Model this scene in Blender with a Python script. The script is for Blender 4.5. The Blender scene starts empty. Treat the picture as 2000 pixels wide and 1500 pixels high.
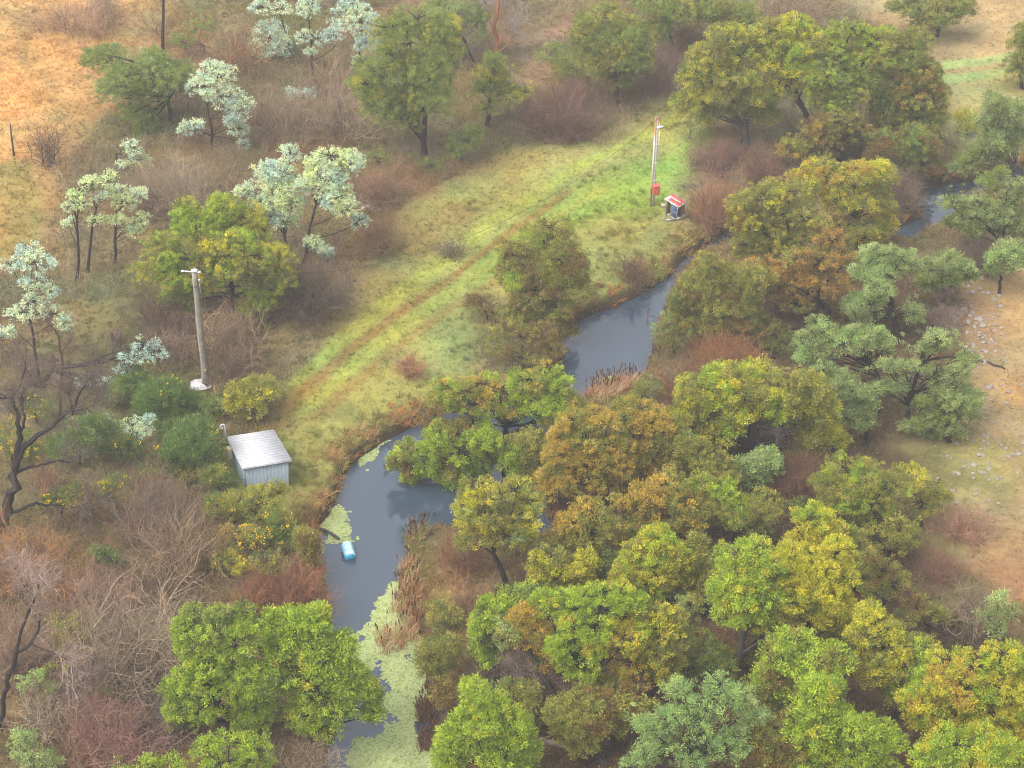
import bpy, math, random
import numpy as np
from math import radians, sin, cos, pi
from mathutils import Vector, Matrix
rng = np.random.default_rng(11)
random.seed(5)
SC = bpy.context.scene
COL = SC.collection

# ------------------------------------------------------------------ camera model
F = 3890.0; PITCH = radians(34.3); H = 62.6; WZ = -1.3
SP, CP = sin(PITCH), cos(PITCH)
def ray(px, py):
    a = (np.asarray(px, float) - 1000.0) / F; b = -(np.asarray(py, float) - 750.0) / F
    return np.stack([a + 0 * b, CP + b * SP, -SP + b * CP + 0 * a], -1)
def at(px, py, z=0.0):
    d = ray(px, py); t = (z - H) / d[..., 2]
    p = d * t[..., None]; p[..., 2] += H
    return p
def px3(base_y_point, px, py):
    """pixel on the upright plane that passes through a point and faces the camera"""
    d = ray(px, py); return d * (base_y_point[1] / d[1]) + np.array([0, 0, H])
def to_px(P):
    P = np.asarray(P, float); q = P - np.array([0, 0, H])
    zc = q[..., 1] * CP - q[..., 2] * SP; up = q[..., 1] * SP + q[..., 2] * CP
    return np.stack([1000 + F * q[..., 0] / zc, 750 - F * up / zc], -1), zc

# ------------------------------------------------------------------ numpy helpers
def hash3(ix, iy, iz, seed):
    h = (ix.astype(np.uint32) * np.uint32(374761393) + iy.astype(np.uint32) * np.uint32(668265263)
         + iz.astype(np.uint32) * np.uint32(2246822519) + np.uint32((seed * 3266489917) & 0xffffffff))
    h = (h ^ (h >> np.uint32(13))) * np.uint32(1274126177)
    h = h ^ (h >> np.uint32(16))
    return h.astype(np.float64) / 4294967295.0
def vnoise(P, scale, seed=0):
    P = np.asarray(P, float)
    if P.shape[-1] == 2: P = np.concatenate([P, np.zeros(P.shape[:-1] + (1,))], -1)
    q = P / scale + 1000.0
    i = np.floor(q).astype(np.int64); f = q - i; f = f * f * (3 - 2 * f)
    r = 0
    for dx in (0, 1):
        for dy in (0, 1):
            for dz in (0, 1):
                w = (f[..., 0] if dx else 1 - f[..., 0]) * (f[..., 1] if dy else 1 - f[..., 1]) * (f[..., 2] if dz else 1 - f[..., 2])
                r = r + w * hash3(i[..., 0] + dx, i[..., 1] + dy, i[..., 2] + dz, seed)
    return r
def fbm(P, scale, seed=0, octs=4):
    r = 0; a = 1; t = 0
    for o in range(octs):
        r = r + a * vnoise(P, scale / 2 ** o, seed + o * 17); t += a; a *= .55
    return r / t
def sstep(a, b, x):
    t = np.clip((x - a) / (b - a), 0, 1); return t * t * (3 - 2 * t)
def sdist(P, poly):
    """signed distance of points (N,2) to a polygon, positive outside"""
    P = np.asarray(P, float); poly = np.asarray(poly, float)
    d2 = np.full(len(P), 1e18); ins = np.zeros(len(P), bool)
    n = len(poly)
    for k in range(n):
        a, b = poly[k], poly[(k + 1) % n]; e = b - a; w = P - a
        t = np.clip((w @ e) / (e @ e + 1e-12), 0, 1)
        q = w - t[:, None] * e
        d2 = np.minimum(d2, (q * q).sum(1))
        c = (a[1] <= P[:, 1]) != (b[1] <= P[:, 1])
        xs = a[0] + (P[:, 1] - a[1]) / (b[1] - a[1] + 1e-12) * e[0]
        ins ^= c & (P[:, 0] < xs)
    d = np.sqrt(d2); return np.where(ins, -d, d)
def ldist(P, line):
    P = np.asarray(P, float); line = np.asarray(line, float); d2 = np.full(len(P), 1e18)
    for a, b in zip(line[:-1], line[1:]):
        e = b - a; w = P - a; t = np.clip((w @ e) / (e @ e), 0, 1); q = w - t[:, None] * e
        d2 = np.minimum(d2, (q * q).sum(1))
    return np.sqrt(d2)
def wpoly(pts, z=0.0):
    a = np.array(pts, float); return at(a[:, 0], a[:, 1], z)[:, :2]
def lin(c):
    c = np.asarray(c, float) / 255.0
    return np.where(c <= .04045, c / 12.92, ((c + .055) / 1.055) ** 2.4)
KG, KL = 1.8, .80
def G(*c): return lin(c) / KG
def unit(v): return v / (np.linalg.norm(v, axis=-1, keepdims=True) + 1e-9)
def rdir(n): return unit(rng.normal(size=(n, 3)))

# ------------------------------------------------------------------ mesh helpers
def mesh_np(name, V, faces, mat, cols=None, smooth=False, parent=None, link=True):
    """faces: list of (M,k) index arrays"""
    me = bpy.data.meshes.new(name)
    V = np.asarray(V, np.float32)
    me.vertices.add(len(V)); me.vertices.foreach_set('co', V.ravel())
    li = np.concatenate([f.ravel() for f in faces]).astype(np.int32)
    tot = np.concatenate([np.full(len(f), f.shape[1]) for f in faces])
    st = np.concatenate([[0], np.cumsum(tot)[:-1]]).astype(np.int32)
    me.loops.add(len(li)); me.loops.foreach_set('vertex_index', li)
    me.polygons.add(len(st)); me.polygons.foreach_set('loop_start', st)
    if smooth: me.polygons.foreach_set('use_smooth', np.ones(len(st), bool))
    if cols is not None:
        at_ = me.attributes.new('Col', 'FLOAT_COLOR', 'POINT')
        c = np.ones((len(V), 4), np.float32); c[:, :3] = cols
        at_.data.foreach_set('color', c.ravel())
    me.update(calc_edges=True)
    mats = mat if isinstance(mat, (list, tuple)) else [mat]
    for m in mats: me.materials.append(m)
    o = bpy.data.objects.new(name, me)
    if link: COL.objects.link(o)
    if parent is not None: o.parent = parent
    return o
class MB:
    """collects shapes for one mesh"""
    def __init__(s): s.V = []; s.Q = []; s.T = []; s.C = []; s.n = 0
    def add(s, V, Q=None, T=None, C=None):
        V = np.asarray(V, float).reshape(-1, 3)
        if Q is not None and len(Q): s.Q.append(np.asarray(Q) + s.n)
        if T is not None and len(T): s.T.append(np.asarray(T) + s.n)
        s.V.append(V); s.n += len(V)
        if C is not None: s.C.append(np.broadcast_to(C, (len(V), 3)))
        return s
    def tubes(s, P, R, k=4, C=None):
        P = np.asarray(P, float); R = np.asarray(R, float)
        N, S = P.shape[:2]
        T = np.empty_like(P); T[:, 1:-1] = P[:, 2:] - P[:, :-2]; T[:, 0] = P[:, 1] - P[:, 0]; T[:, -1] = P[:, -1] - P[:, -2]
        T = unit(T); ref = np.where(np.abs(T[:, :1, 2:3]) > .9, [[[1., 0, 0]]], [[[0, 0, 1.]]])
        U = unit(np.cross(T, np.broadcast_to(ref, T.shape))); W = np.cross(T, U)
        a = np.arange(k) * 2 * pi / k
        V = P[:, :, None] + R[:, :, None, None] * (np.cos(a)[None, None, :, None] * U[:, :, None] + np.sin(a)[None, None, :, None] * W[:, :, None])
        idx = np.arange(N * S * k).reshape(N, S, k)
        q = np.stack([idx[:, :-1], np.roll(idx, -1, 2)[:, :-1], np.roll(idx, -1, 2)[:, 1:], idx[:, 1:]], -1).reshape(-1, 4)
        if C is not None:
            C = np.asarray(C, float)
            if C.ndim == 2: C = np.repeat(C, S * k, 0)
        return s.add(V, q, None, C)
    def tube(s, pts, r, k=8, cap=True, C=None):
        P = np.array(pts, float)[None]; S = P.shape[1]
        R = np.broadcast_to(np.asarray(r, float), (S,))[None]
        n0 = s.n; s.tubes(P, R, k, C)
        if cap:
            for e in (0, S - 1):
                c = np.array(pts[e], float); ring = s.V[-1 if e == 0 else -1]
            V = np.array([pts[0], pts[-1]], float); n = s.n
            base = n0; last = n0 + (S - 1) * k
            s.V.append(V); s.n += 2
            s.T.append(np.array([[n, base + (j + 1) % k, base + j] for j in range(k)] + [[n + 1, last + j, last + (j + 1) % k] for j in range(k)]))
            if C is not None: s.C.append(np.broadcast_to(C, (2, 3)))
        return s
    def box(s, c, size, rz=0, C=None, bev=0):
        hx, hy, hz = [v / 2 for v in size]
        V = np.array([[x, y, z] for z in (-hz, hz) for y in (-hy, hy) for x in (-hx, hx)])
        ca, sa = cos(rz), sin(rz); V = V @ np.array([[ca, sa, 0], [-sa, ca, 0], [0, 0, 1]]) + np.array(c)
        return s.hexa(V, C)
    def hexa(s, V, C=None):
        return s.add(V, [[0, 2, 3, 1], [4, 5, 7, 6], [0, 1, 5, 4], [2, 6, 7, 3], [0, 4, 6, 2], [1, 3, 7, 5]], None, C)
    def build(s, name, mat, parent=None, smooth=False):
        f = []
        if s.Q: f.append(np.concatenate(s.Q))
        if s.T: f.append(np.concatenate(s.T))
        V = np.concatenate(s.V)
        c = np.concatenate(s.C) if s.C else None
        if parent is not None: V = V - np.array(parent.location)
        return mesh_np(name, V, f, mat, c, smooth, parent)
def bevel(o, w=.01, seg=2):
    m = o.modifiers.new('bevel', 'BEVEL'); m.width = w; m.segments = seg; m.limit_method = 'ANGLE'; return o
def tag(o, label=None, cat=None, group=None, kind=None):
    if label: o['label'] = label
    if cat: o['category'] = cat
    if group: o['group'] = group
    if kind: o['kind'] = kind
    return o
def empty(name, loc, label, cat, group=None):
    o = bpy.data.objects.new(name, None); COL.objects.link(o); o.location = [float(v) for v in loc]
    o.empty_display_size = .3
    return tag(o, label, cat, group)

# ------------------------------------------------------------------ materials
def new_mat(name):
    m = bpy.data.materials.new(name); m.use_nodes = True
    nt = m.node_tree; b = nt.nodes['Principled BSDF']; return m, nt, b
def N(nt, t, **kw):
    n = nt.nodes.new(t)
    for k, v in kw.items(): setattr(n, k, v)
    return n
def surf(name, c, rough=.6, metal=0, var=.25, scale=6, bump=0, c2=None, spec=.4):
    """plain surface with procedural mottling between two colours"""
    m, nt, b = new_mat(name)
    c = np.asarray(c, float); c2 = c * (1 - var) if c2 is None else np.asarray(c2, float)
    tc = N(nt, 'ShaderNodeTexCoord'); no = N(nt, 'ShaderNodeTexNoise'); no.inputs['Scale'].default_value = scale; no.inputs['Detail'].default_value = 6
    nt.links.new(tc.outputs['Object'], no.inputs['Vector'])
    r = N(nt, 'ShaderNodeValToRGB'); r.color_ramp.elements[0].position = .35; r.color_ramp.elements[1].position = .65
    r.color_ramp.elements[0].color = (*c2, 1); r.color_ramp.elements[1].color = (*c, 1)
    nt.links.new(no.outputs['Fac'], r.inputs['Fac']); nt.links.new(r.outputs['Color'], b.inputs['Base Color'])
    b.inputs['Roughness'].default_value = rough; b.inputs['Metallic'].default_value = metal; b.inputs['Specular IOR Level'].default_value = spec
    if bump:
        bp = N(nt, 'ShaderNodeBump'); bp.inputs['Strength'].default_value = bump; bp.inputs['Distance'].default_value = .03
        nt.links.new(no.outputs['Fac'], bp.inputs['Height']); nt.links.new(bp.outputs['Normal'], b.inputs['Normal'])
    return m
def leafy(name, trans=.3, gloss=.06, upn=.4):
    m = bpy.data.materials.new(name); m.use_nodes = True; nt = m.node_tree; nt.nodes.clear()
    out = N(nt, 'ShaderNodeOutputMaterial'); a = N(nt, 'ShaderNodeAttribute', attribute_name='Col')
    no = N(nt, 'ShaderNodeTexNoise'); no.inputs['Scale'].default_value = 9.0
    tc = N(nt, 'ShaderNodeTexCoord'); nt.links.new(tc.outputs['Object'], no.inputs['Vector'])
    mr = N(nt, 'ShaderNodeMapRange'); mr.inputs['To Min'].default_value = .82; mr.inputs['To Max'].default_value = 1.18
    nt.links.new(no.outputs['Fac'], mr.inputs['Value'])
    mx = N(nt, 'ShaderNodeVectorMath', operation='SCALE'); nt.links.new(a.outputs['Color'], mx.inputs[0]); nt.links.new(mr.outputs['Result'], mx.inputs['Scale'])
    d = N(nt, 'ShaderNodeBsdfDiffuse'); t = N(nt, 'ShaderNodeBsdfTranslucent'); g = N(nt, 'ShaderNodeBsdfGlossy'); g.inputs['Roughness'].default_value = .55
    for s in (d, t): nt.links.new(mx.outputs[0], s.inputs['Color'])
    # leaves and blades too small to model as solids: soften their shading towards the open sky
    ge = N(nt, 'ShaderNodeNewGeometry'); va = N(nt, 'ShaderNodeVectorMath', operation='ADD'); va.inputs[1].default_value = (0, 0, upn); vn = N(nt, 'ShaderNodeVectorMath', operation='NORMALIZE')
    nt.links.new(ge.outputs['Normal'], va.inputs[0]); nt.links.new(va.outputs[0], vn.inputs[0])
    if upn: nt.links.new(vn.outputs[0], d.inputs['Normal'])
    m1 = N(nt, 'ShaderNodeMixShader'); m1.inputs['Fac'].default_value = trans
    nt.links.new(d.outputs[0], m1.inputs[1]); nt.links.new(t.outputs[0], m1.inputs[2])
    m2 = N(nt, 'ShaderNodeMixShader'); m2.inputs['Fac'].default_value = gloss
    nt.links.new(m1.outputs[0], m2.inputs[1]); nt.links.new(g.outputs[0], m2.inputs[2])
    nt.links.new(m2.outputs[0], out.inputs['Surface'])
    return m
M_LEAF = leafy('leaf', .42, .02, .2); M_GRASS = leafy('grass_blade', .5, .0, 1.4); M_TWIG = leafy('twig', .0, .02, .25)
M_BARK = leafy('bark', .0, .02, 0)

# ------------------------------------------------------------------ terrain
WATER = wpoly([(1420,455),(1385,478),(1345,500),(1325,520),(1300,545),(1262,570),(1215,597),(1165,612),(1140,622),(1112,640),(1098,680),(1085,740),(1050,790),(960,800),(870,805),(835,822),(800,838),(770,852),(742,868),(700,893),(668,935),(655,975),(640,1005),(622,1035),(628,1075),(626,1120),(640,1180),(640,1240),(655,1300),(660,1360),(650,1420),(635,1500),(620,1600),(600,1700),(900,1700),(875,1560),(850,1450),(848,1410),(835,1370),(830,1310),(820,1240),(795,1180),(775,1130),(800,1095),(812,1060),(850,1042),(900,1030),(960,1045),(1060,1055),(1085,1030),(1060,985),(1010,960),(1020,920),(1080,860),(1110,810),(1130,795),(1240,760),(1275,700),(1285,650),(1298,600),(1320,556),(1352,515),(1394,489),(1450,475),(1560,458),(1700,466),(1775,480),(1800,460),(1850,445),(1880,400),(1920,385),(1980,360),(2060,350),(2200,330),(2200,300),(2060,320),(1980,335),(1900,358),(1840,362),(1795,370),(1785,400),(1800,425),(1770,445),(1700,452),(1560,446)], WZ)
def wdist(xy):
    xy = np.asarray(xy, float)
    d = sdist(xy, WATER)
    return d + .5 * (fbm(xy, 1.6, 3, 3) - .5)
def height(xy, d=None):
    xy = np.asarray(xy, float)
    if d is None: d = wdist(xy)
    z = np.where(d < 0, WZ - .08 - np.clip(-d, 0, 1.5) * .5, WZ + .02 + .55 * sstep(0, .35, d) + (-WZ - .57) * sstep(.2, 3.2, d))
    und = (fbm(xy, 9, 21, 3) - .5) * .9 * sstep(2.0, 9, d) + (fbm(xy, 1.3, 33, 2) - .5) * .16 * sstep(.6, 3, d)
    return z + und
def gp(px, py):
    """point on the terrain under a pixel"""
    z = 0.0
    for _ in range(8):
        p = at(px, py, z); z = float(height(p[None, :2])[0])
    p[2] = z; return p
def hz(x, y): return float(height(np.array([[x, y]]))[0])

# ground colour zones, in world coordinates
ZONES = []   # (poly xy, feather m, colour, strength)
def Z(pts, feather, col, s=1.0, seed=0): ZONES.append(('p', wpoly(pts), feather, G(*col), s, len(ZONES)))
def L(pts, w, col, s=1.0): ZONES.append(('l', wpoly(pts), w, G(*col), s, len(ZONES)))
BASE = G(138, 122, 82)
# western hillside of dry grass
Z([(-400,-300),(340,-300),(330,0),(300,70),(235,190),(150,285),(110,335),(90,450),(50,500),(-20,520),(-400,560)], 4.0, (208,162,100))
Z([(300,10),(420,20),(430,110),(330,200),(250,230),(225,160)], 2.0, (170,130,88), .7)
L([(30,500),(45,420),(20,330)], 1.6, (150,150,80), .6)
L([(110,230),(60,120),(50,20)], 1.2, (165,140,85), .5)
Z([(330,230),(450,250),(560,300),(520,420),(330,470),(200,420),(230,330)], 3, (148,130,92), .8)
Z([(700,330),(1000,300),(760,470),(650,560),(560,560),(690,420)], 2, (150,110,75), .7)
# green flat beside the creek
Z([(1425,110),(1310,165),(1190,262),(1010,285),(930,325),(800,400),(752,480),(705,560),(650,690),(565,790),(545,850),(560,930),(570,1000),(625,1030),(660,960),(745,855),(860,790),(925,720),(940,600),(1020,600),(1110,635),(1215,590),(1330,510),(1350,450),(1340,420),(1395,340),(1425,260)], 2.2, (160,160,88))
Z([(430,880),(560,850),(590,990),(560,1040),(470,1010),(420,960)], 1.2, (150,158,78), .9)
Z([(1420,190),(1330,250),(1270,300),(1150,350),(1060,400),(980,455),(905,520),(940,560),(1060,470),(1180,430),(1270,420),(1330,390),(1400,300)], 2.0, (150,178,74), .9)
Z([(1010,285),(1190,262),(1300,225),(1300,270),(1180,330),(1060,345),(960,360)], 2, (176,160,92), .75)
Z([(760,430),(860,400),(950,410),(860,500),(740,610),(680,640)], 2, (160,140,82), .75)
Z([(860,640),(930,640),(900,740),(760,840),(680,900),(640,900),(740,780)], 2, (156,168,96), .7)
L([(560,770),(700,640),(830,535),(960,430),(1150,320),(1330,230)], .75, (172,178,80), .8)
L([(590,800),(720,690),(850,595),(950,520),(1040,455),(1180,370)], .6, (172,178,82), .8)
L([(545,800),(640,722),(750,640),(850,565),(930,500),(1010,440),(1110,378)], .42, (156,128,66), .85)
L([(610,822),(745,705),(880,608),(985,540)], .38, (160,134,72), .6)
L([(520,840),(600,770),(700,672)], .5, (158,128,66), .4)
L([(1340,440),(1320,500),(1215,575),(1120,625),(1030,640)], 1.2, (172,150,88), .7)
L([(850,795),(745,852),(690,890),(650,960),(622,1010)], .8, (165,125,75), .9)
# upper right meadow and its wheel tracks
Z([(1500,-300),(1640,0),(1740,60),(1830,110),(1850,260),(1900,290),(2050,300),(2500,250),(2500,-300)], 3, (186,160,112))
Z([(1840,150),(2000,140),(2050,250),(1900,285),(1850,230)], 3, (160,162,98), .85)
L([(1835,132),(1920,122),(2000,108),(2200,70)], .9, (160,178,108), .9)
L([(1840,158),(1920,148),(2000,132),(2200,100)], .9, (158,176,104), .9)
Z([(1000,175),(1050,60),(1105,-60),(1150,-60),(1120,60),(1060,180)], 1.5, (172,140,108), .9)
# right hand slope with stones
Z([(1890,560),(1960,510),(2100,480),(2500,500),(2500,1400),(2000,1180),(1880,1100),(1760,1000),(1720,900),(1850,800),(1890,700)], 2, (176,150,104))
Z([(1760,880),(1900,820),(2000,860),(2000,960),(1850,980),(1760,940)], 2.2, (160,150,86), .85)
Z([(1880,1080),(2050,1060),(2300,1400),(1950,1260),(1850,1200)], 2, (162,126,92), .8)
Z([(1840,575),(1920,540),(1960,610),(1960,700),(1900,730),(1860,640)], 1.5, (168,136,108), .7)
# leaf litter under the trees
Z([(1090,880),(1300,780),(1330,620),(1420,500),(1700,490),(1850,560),(1860,720),(1760,880),(1720,950),(1850,1120),(1900,1240),(2100,1300),(2400,1700),(860,1700),(850,1460),(930,1300),(960,1150),(1080,1060)], 1.5, (112,90,64))
Z([(790,1130),(890,1030),(1060,1070),(1000,1150),(940,1250),(850,1420),(825,1240)], 1.2, (152,122,80), .9)
Z([(-100,1050),(400,1040),(640,1140),(650,1500),(620,1700),(-300,1700)], 2, (134,110,76), .8)
Z([(1330,290),(1440,260),(1520,330),(1440,400),(1380,440),(1350,380)], 1.5, (150,112,90), .85)
L([(1335,366),(1362,364)], .35, (110,96,92), .9)
L([(620,-40),(900,10),(1000,60)], 6, (140,112,88), .5)

def gcol(xy, d=None):
    xy = np.asarray(xy, float)
    n1 = fbm(xy, 7, 51, 4) - .5; n2 = fbm(xy, 1.6, 52, 3) - .5; n3 = fbm(xy, 3.5, 53, 3)
    c = BASE * (1 + .9 * n1 + .5 * n2)[:, None]
    c = c + (G(112, 114, 64) - c) * (sstep(.52, .68, fbm(xy, 6, 54, 3)) * .6)[:, None]
    for kind, poly, w, col, s, k in ZONES:
        wob = 1.6 * w * n1 + .8 * w * n2
        if kind == 'p': f = 1 - sstep(-w, w * .6, sdist(xy, poly) + wob)
        else: f = 1 - sstep(w * .45, w * 1.15, ldist(xy, poly) + (wob * .35))
        f = f * s
        cc = col[None] * (1 + .5 * n1 + .75 * n2)[:, None]
        c = c + (cc - c) * f[:, None]
    if d is not None:
        mud = 1 - sstep(.1, .7, d)
        c = c + (G(72, 58, 44) - c) * mud[:, None]
    hue = (n3 - .5)
    c = c * (1 + np.stack([.42 * hue, .0 * hue, -.32 * hue], -1))
    return np.clip(c, .004, .6)

def axis(lo, hi, step, far):
    a = list(np.arange(lo, hi, step)); s = step
    while a[-1] < far[1]: s *= 1.25; a.append(a[-1] + s)
    s = step
    while a[0] > far[0]: s *= 1.25; a.insert(0, a[0] - s)
    return np.array(a)
def make_ground():
    xs = axis(-46, 46, .28, (-500, 500)); ys = axis(56, 156, .28, (-150, 900))
    X, Y = np.meshgrid(xs, ys); xy = np.stack([X.ravel(), Y.ravel()], -1)
    d = wdist(xy); z = height(xy, d)
    V = np.column_stack([xy, z]); nx, ny = len(xs), len(ys)
    i = np.arange(nx * ny).reshape(ny, nx)
    q = np.stack([i[:-1, :-1], i[:-1, 1:], i[1:, 1:], i[1:, :-1]], -1).reshape(-1, 4)
    m, nt, b = new_mat('soil_and_turf')
    a = N(nt, 'ShaderNodeAttribute', attribute_name='Col'); tc = N(nt, 'ShaderNodeTexCoord')
    n1 = N(nt, 'ShaderNodeTexNoise'); n1.inputs['Scale'].default_value = 3.2; n1.inputs['Detail'].default_value = 9; n1.inputs['Roughness'].default_value = .7
    nt.links.new(tc.outputs['Object'], n1.inputs['Vector'])
    mr = N(nt, 'ShaderNodeMapRange'); mr.inputs['From Min'].default_value = .3; mr.inputs['From Max'].default_value = .7; mr.inputs['To Min'].default_value = .7; mr.inputs['To Max'].default_value = 1.25
    nt.links.new(n1.outputs['Fac'], mr.inputs['Value'])
    s = N(nt, 'ShaderNodeVectorMath', operation='SCALE'); nt.links.new(a.outputs['Color'], s.inputs[0]); nt.links.new(mr.outputs['Result'], s.inputs['Scale'])
    nt.links.new(s.outputs[0], b.inputs['Base Color']); b.inputs['Roughness'].default_value = .95; b.inputs['Specular IOR Level'].default_value = .1
    bp = N(nt, 'ShaderNodeBump'); bp.inputs['Strength'].default_value = .4; bp.inputs['Distance'].default_value = .08
    nt.links.new(n1.outputs['Fac'], bp.inputs['Height']); nt.links.new(bp.outputs['Normal'], b.inputs['Normal'])
    o = mesh_np('ground', V, [q], m, gcol(xy, d), True)
    tag(o, 'rough valley floor of grass, bracken and leaf litter', 'ground', kind='structure')
make_ground()

def make_water():
    xs = np.arange(-60, 90, 3.0); ys = np.arange(50, 160, 3.0)
    X, Y = np.meshgrid(xs, ys); V = np.column_stack([X.ravel(), Y.ravel(), np.full(X.size, WZ)])
    i = np.arange(X.size).reshape(X.shape)
    q = np.stack([i[:-1, :-1], i[:-1, 1:], i[1:, 1:], i[1:, :-1]], -1).reshape(-1, 4)
    # keep only cells near the creek
    c = V[q].mean(1)[:, :2]; q = q[sdist(c, WATER) < 3.5]
    m, nt, b = new_mat('creek_water')
    b.inputs['Base Color'].default_value = (.03, .045, .07, 1); b.inputs['Roughness'].default_value = .004; b.inputs['IOR'].default_value = 1.9
    tc = N(nt, 'ShaderNodeTexCoord'); n1 = N(nt, 'ShaderNodeTexNoise'); n1.inputs['Scale'].default_value = 1.3; n1.inputs['Detail'].default_value = 5
    nt.links.new(tc.outputs['Object'], n1.inputs['Vector'])
    r = N(nt, 'ShaderNodeValToRGB'); r.color_ramp.elements[0].color = (.030, .050, .076, 1); r.color_ramp.elements[1].color = (.038, .052, .074, 1)
    n2 = N(nt, 'ShaderNodeTexNoise'); n2.inputs['Scale'].default_value = .12; nt.links.new(tc.outputs['Object'], n2.inputs['Vector'])
    nt.links.new(n2.outputs['Fac'], r.inputs['Fac']); nt.links.new(r.outputs['Color'], b.inputs['Base Color'])
    bp = N(nt, 'ShaderNodeBump'); bp.inputs['Strength'].default_value = .03; bp.inputs['Distance'].default_value = .01
    nt.links.new(n1.outputs['Fac'], bp.inputs['Height']); nt.links.new(bp.outputs['Normal'], b.inputs['Normal'])
    used, inv = np.unique(q, return_inverse=True)
    o = mesh_np('water', V[used], [inv.reshape(-1, 4)], m)
    tag(o, 'still blue grey creek water between the banks', 'water', kind='structure')
make_water()

# points scattered over the part of the ground the photograph sees
def scatter(n, margin=120):
    x = rng.uniform(-56, 56, n * 2); y = rng.uniform(50, 160, n * 2)
    P = np.column_stack([x, y, 0 * x]); px, _ = to_px(P)
    k = (px[:, 0] > -margin) & (px[:, 0] < 2000 + margin) & (px[:, 1] > -margin) & (px[:, 1] < 1500 + margin)
    return P[k][:n, :2]
MEADOW = wpoly([(1425,110),(1310,165),(1190,262),(1010,285),(930,325),(800,400),(752,480),(705,560),(650,690),(565,790),(545,850),(430,900),(430,1000),(570,1010),(625,1030),(660,960),(745,855),(860,790),(925,720),(940,600),(1020,600),(1110,635),(1215,590),(1330,510),(1350,450),(1340,420),(1395,340),(1425,260)])
def blades(P, z, col, n_per, length, width, lean=.5, flat=.0):
    """P (N,2) tuft roots -> curved two piece blades; returns V, quads, tris, cols"""
    n = len(P) * n_per
    r = np.repeat(np.column_stack([P, z]), n_per, 0); c = np.repeat(col, n_per, 0)
    Ln = np.repeat(length, n_per) * rng.uniform(.55, 1.15, n)
    a = rng.uniform(0, 2 * pi, n); ln = rng.uniform(.1, 1, n) * lean
    d = np.column_stack([np.cos(a) * ln, np.sin(a) * ln, np.ones(n)]); d = unit(d)
    r = r + np.column_stack([rng.normal(size=(n, 2)) * .07, np.full(n, -.03)])
    side = unit(np.cross(d, np.column_stack([np.cos(a + 1.2), np.sin(a + 1.2), rng.uniform(-.3, .3, n)])))
    w = (width * rng.uniform(.6, 1.3, n))[:, None]
    mid = r + d * (Ln * .55)[:, None]
    d2 = unit(d + np.column_stack([np.cos(a), np.sin(a), -np.full(n, .8)]) * (.3 + ln)[:, None])
    tip = mid + d2 * (Ln * .55)[:, None]
    V = np.stack([r - side * w, r + side * w, mid + side * w * .8, mid - side * w * .8, tip], 1).reshape(-1, 3)
    b = (np.arange(n) * 5)[:, None]
    Q = b + np.array([0, 1, 2, 3]); T = b + np.array([3, 2, 4])
    c = np.clip(c * np.repeat(rng.uniform(.72, 1.3, (len(P), 1)), n_per, 0) * rng.uniform(.8, 1.25, (n, 1)) * (1 + rng.normal(size=(n, 3)) * .07), .003, .7)
    return V, Q, T, np.repeat(c, 5, 0)
def grow(name, P, keep, label, cat, n_per, len_rng, width, lean=.6, bright=1.0, tint=None):
    d = wdist(P); k = (d > .25) & keep(P, d)
    P, d = P[k], d[k]; z = height(P, d); c = gcol(P, d) * bright
    if tint is not None: c = c + (tint - c) * rng.uniform(0, .9, (len(c), 1))
    ln = rng.uniform(*len_rng, len(P)) * (.6 + .9 * fbm(P, 2.2, 77, 2))
    V, Q, T, C = blades(P, z, c, n_per, ln, width, lean)
    o = mesh_np(name, V, [Q, T], M_GRASS, C)
    return tag(o, label, cat, kind='stuff')
CLEAR = []   # spots kept free of grass (shed and so on)
def free(P):
    k = np.ones(len(P), bool)
    for x, y, r in CLEAR: k &= (P[:, 0] - x) ** 2 + (P[:, 1] - y) ** 2 > r * r
    return k

# ------------------------------------------------------------------ things people made
M_ROOF = surf('galvanised_roof', (.39, .39, .41), .7, .0, .12, 3, c2=(.345, .345, .37))
M_CLAD = surf('blue_grey_cladding', (.22, .275, .315), .55, .05, .15, 2.5)
M_PIPE = surf('white_pipe', (.62, .62, .66), .4, 0, .15, 8)
M_BEIGE = surf('beige_box', (.46, .38, .25), .6, 0, .2, 5)
M_DARK = surf('dark_metal', (.035, .03, .03), .6, .2, .4, 12)
M_WOOD = surf('weathered_pole_wood', (.21, .18, .145), .9, 0, .3, 4, bump=.4, c2=(.12, .10, .08))
M_LICH = surf('lichen_edge', (.27, .27, .22), .9, 0, .3, 6)
M_WHITE = surf('white_plastic', (.62, .62, .63), .45, 0, .25, 5, c2=(.42, .42, .43))
M_GALV = surf('galvanised_tube', (.42, .43, .44), .4, .5, .2, 10)
M_RED = surf('faded_red_sheet', (.60, .10, .085), .5, 0, .12, 4)
M_RUST = surf('orange_red_box', (.50, .11, .065), .6, 0, .25, 6, c2=(.38, .085, .05))
M_BLUE = surf('blue_drum', (.085, .13, .22), .5, 0, .3, 6)
M_BROWN = surf('brown_drum', (.075, .055, .06), .6, 0, .3, 6)
M_YELL = surf('yellow_tag', (.6, .42, .03), .5, 0, .1, 6)

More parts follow.
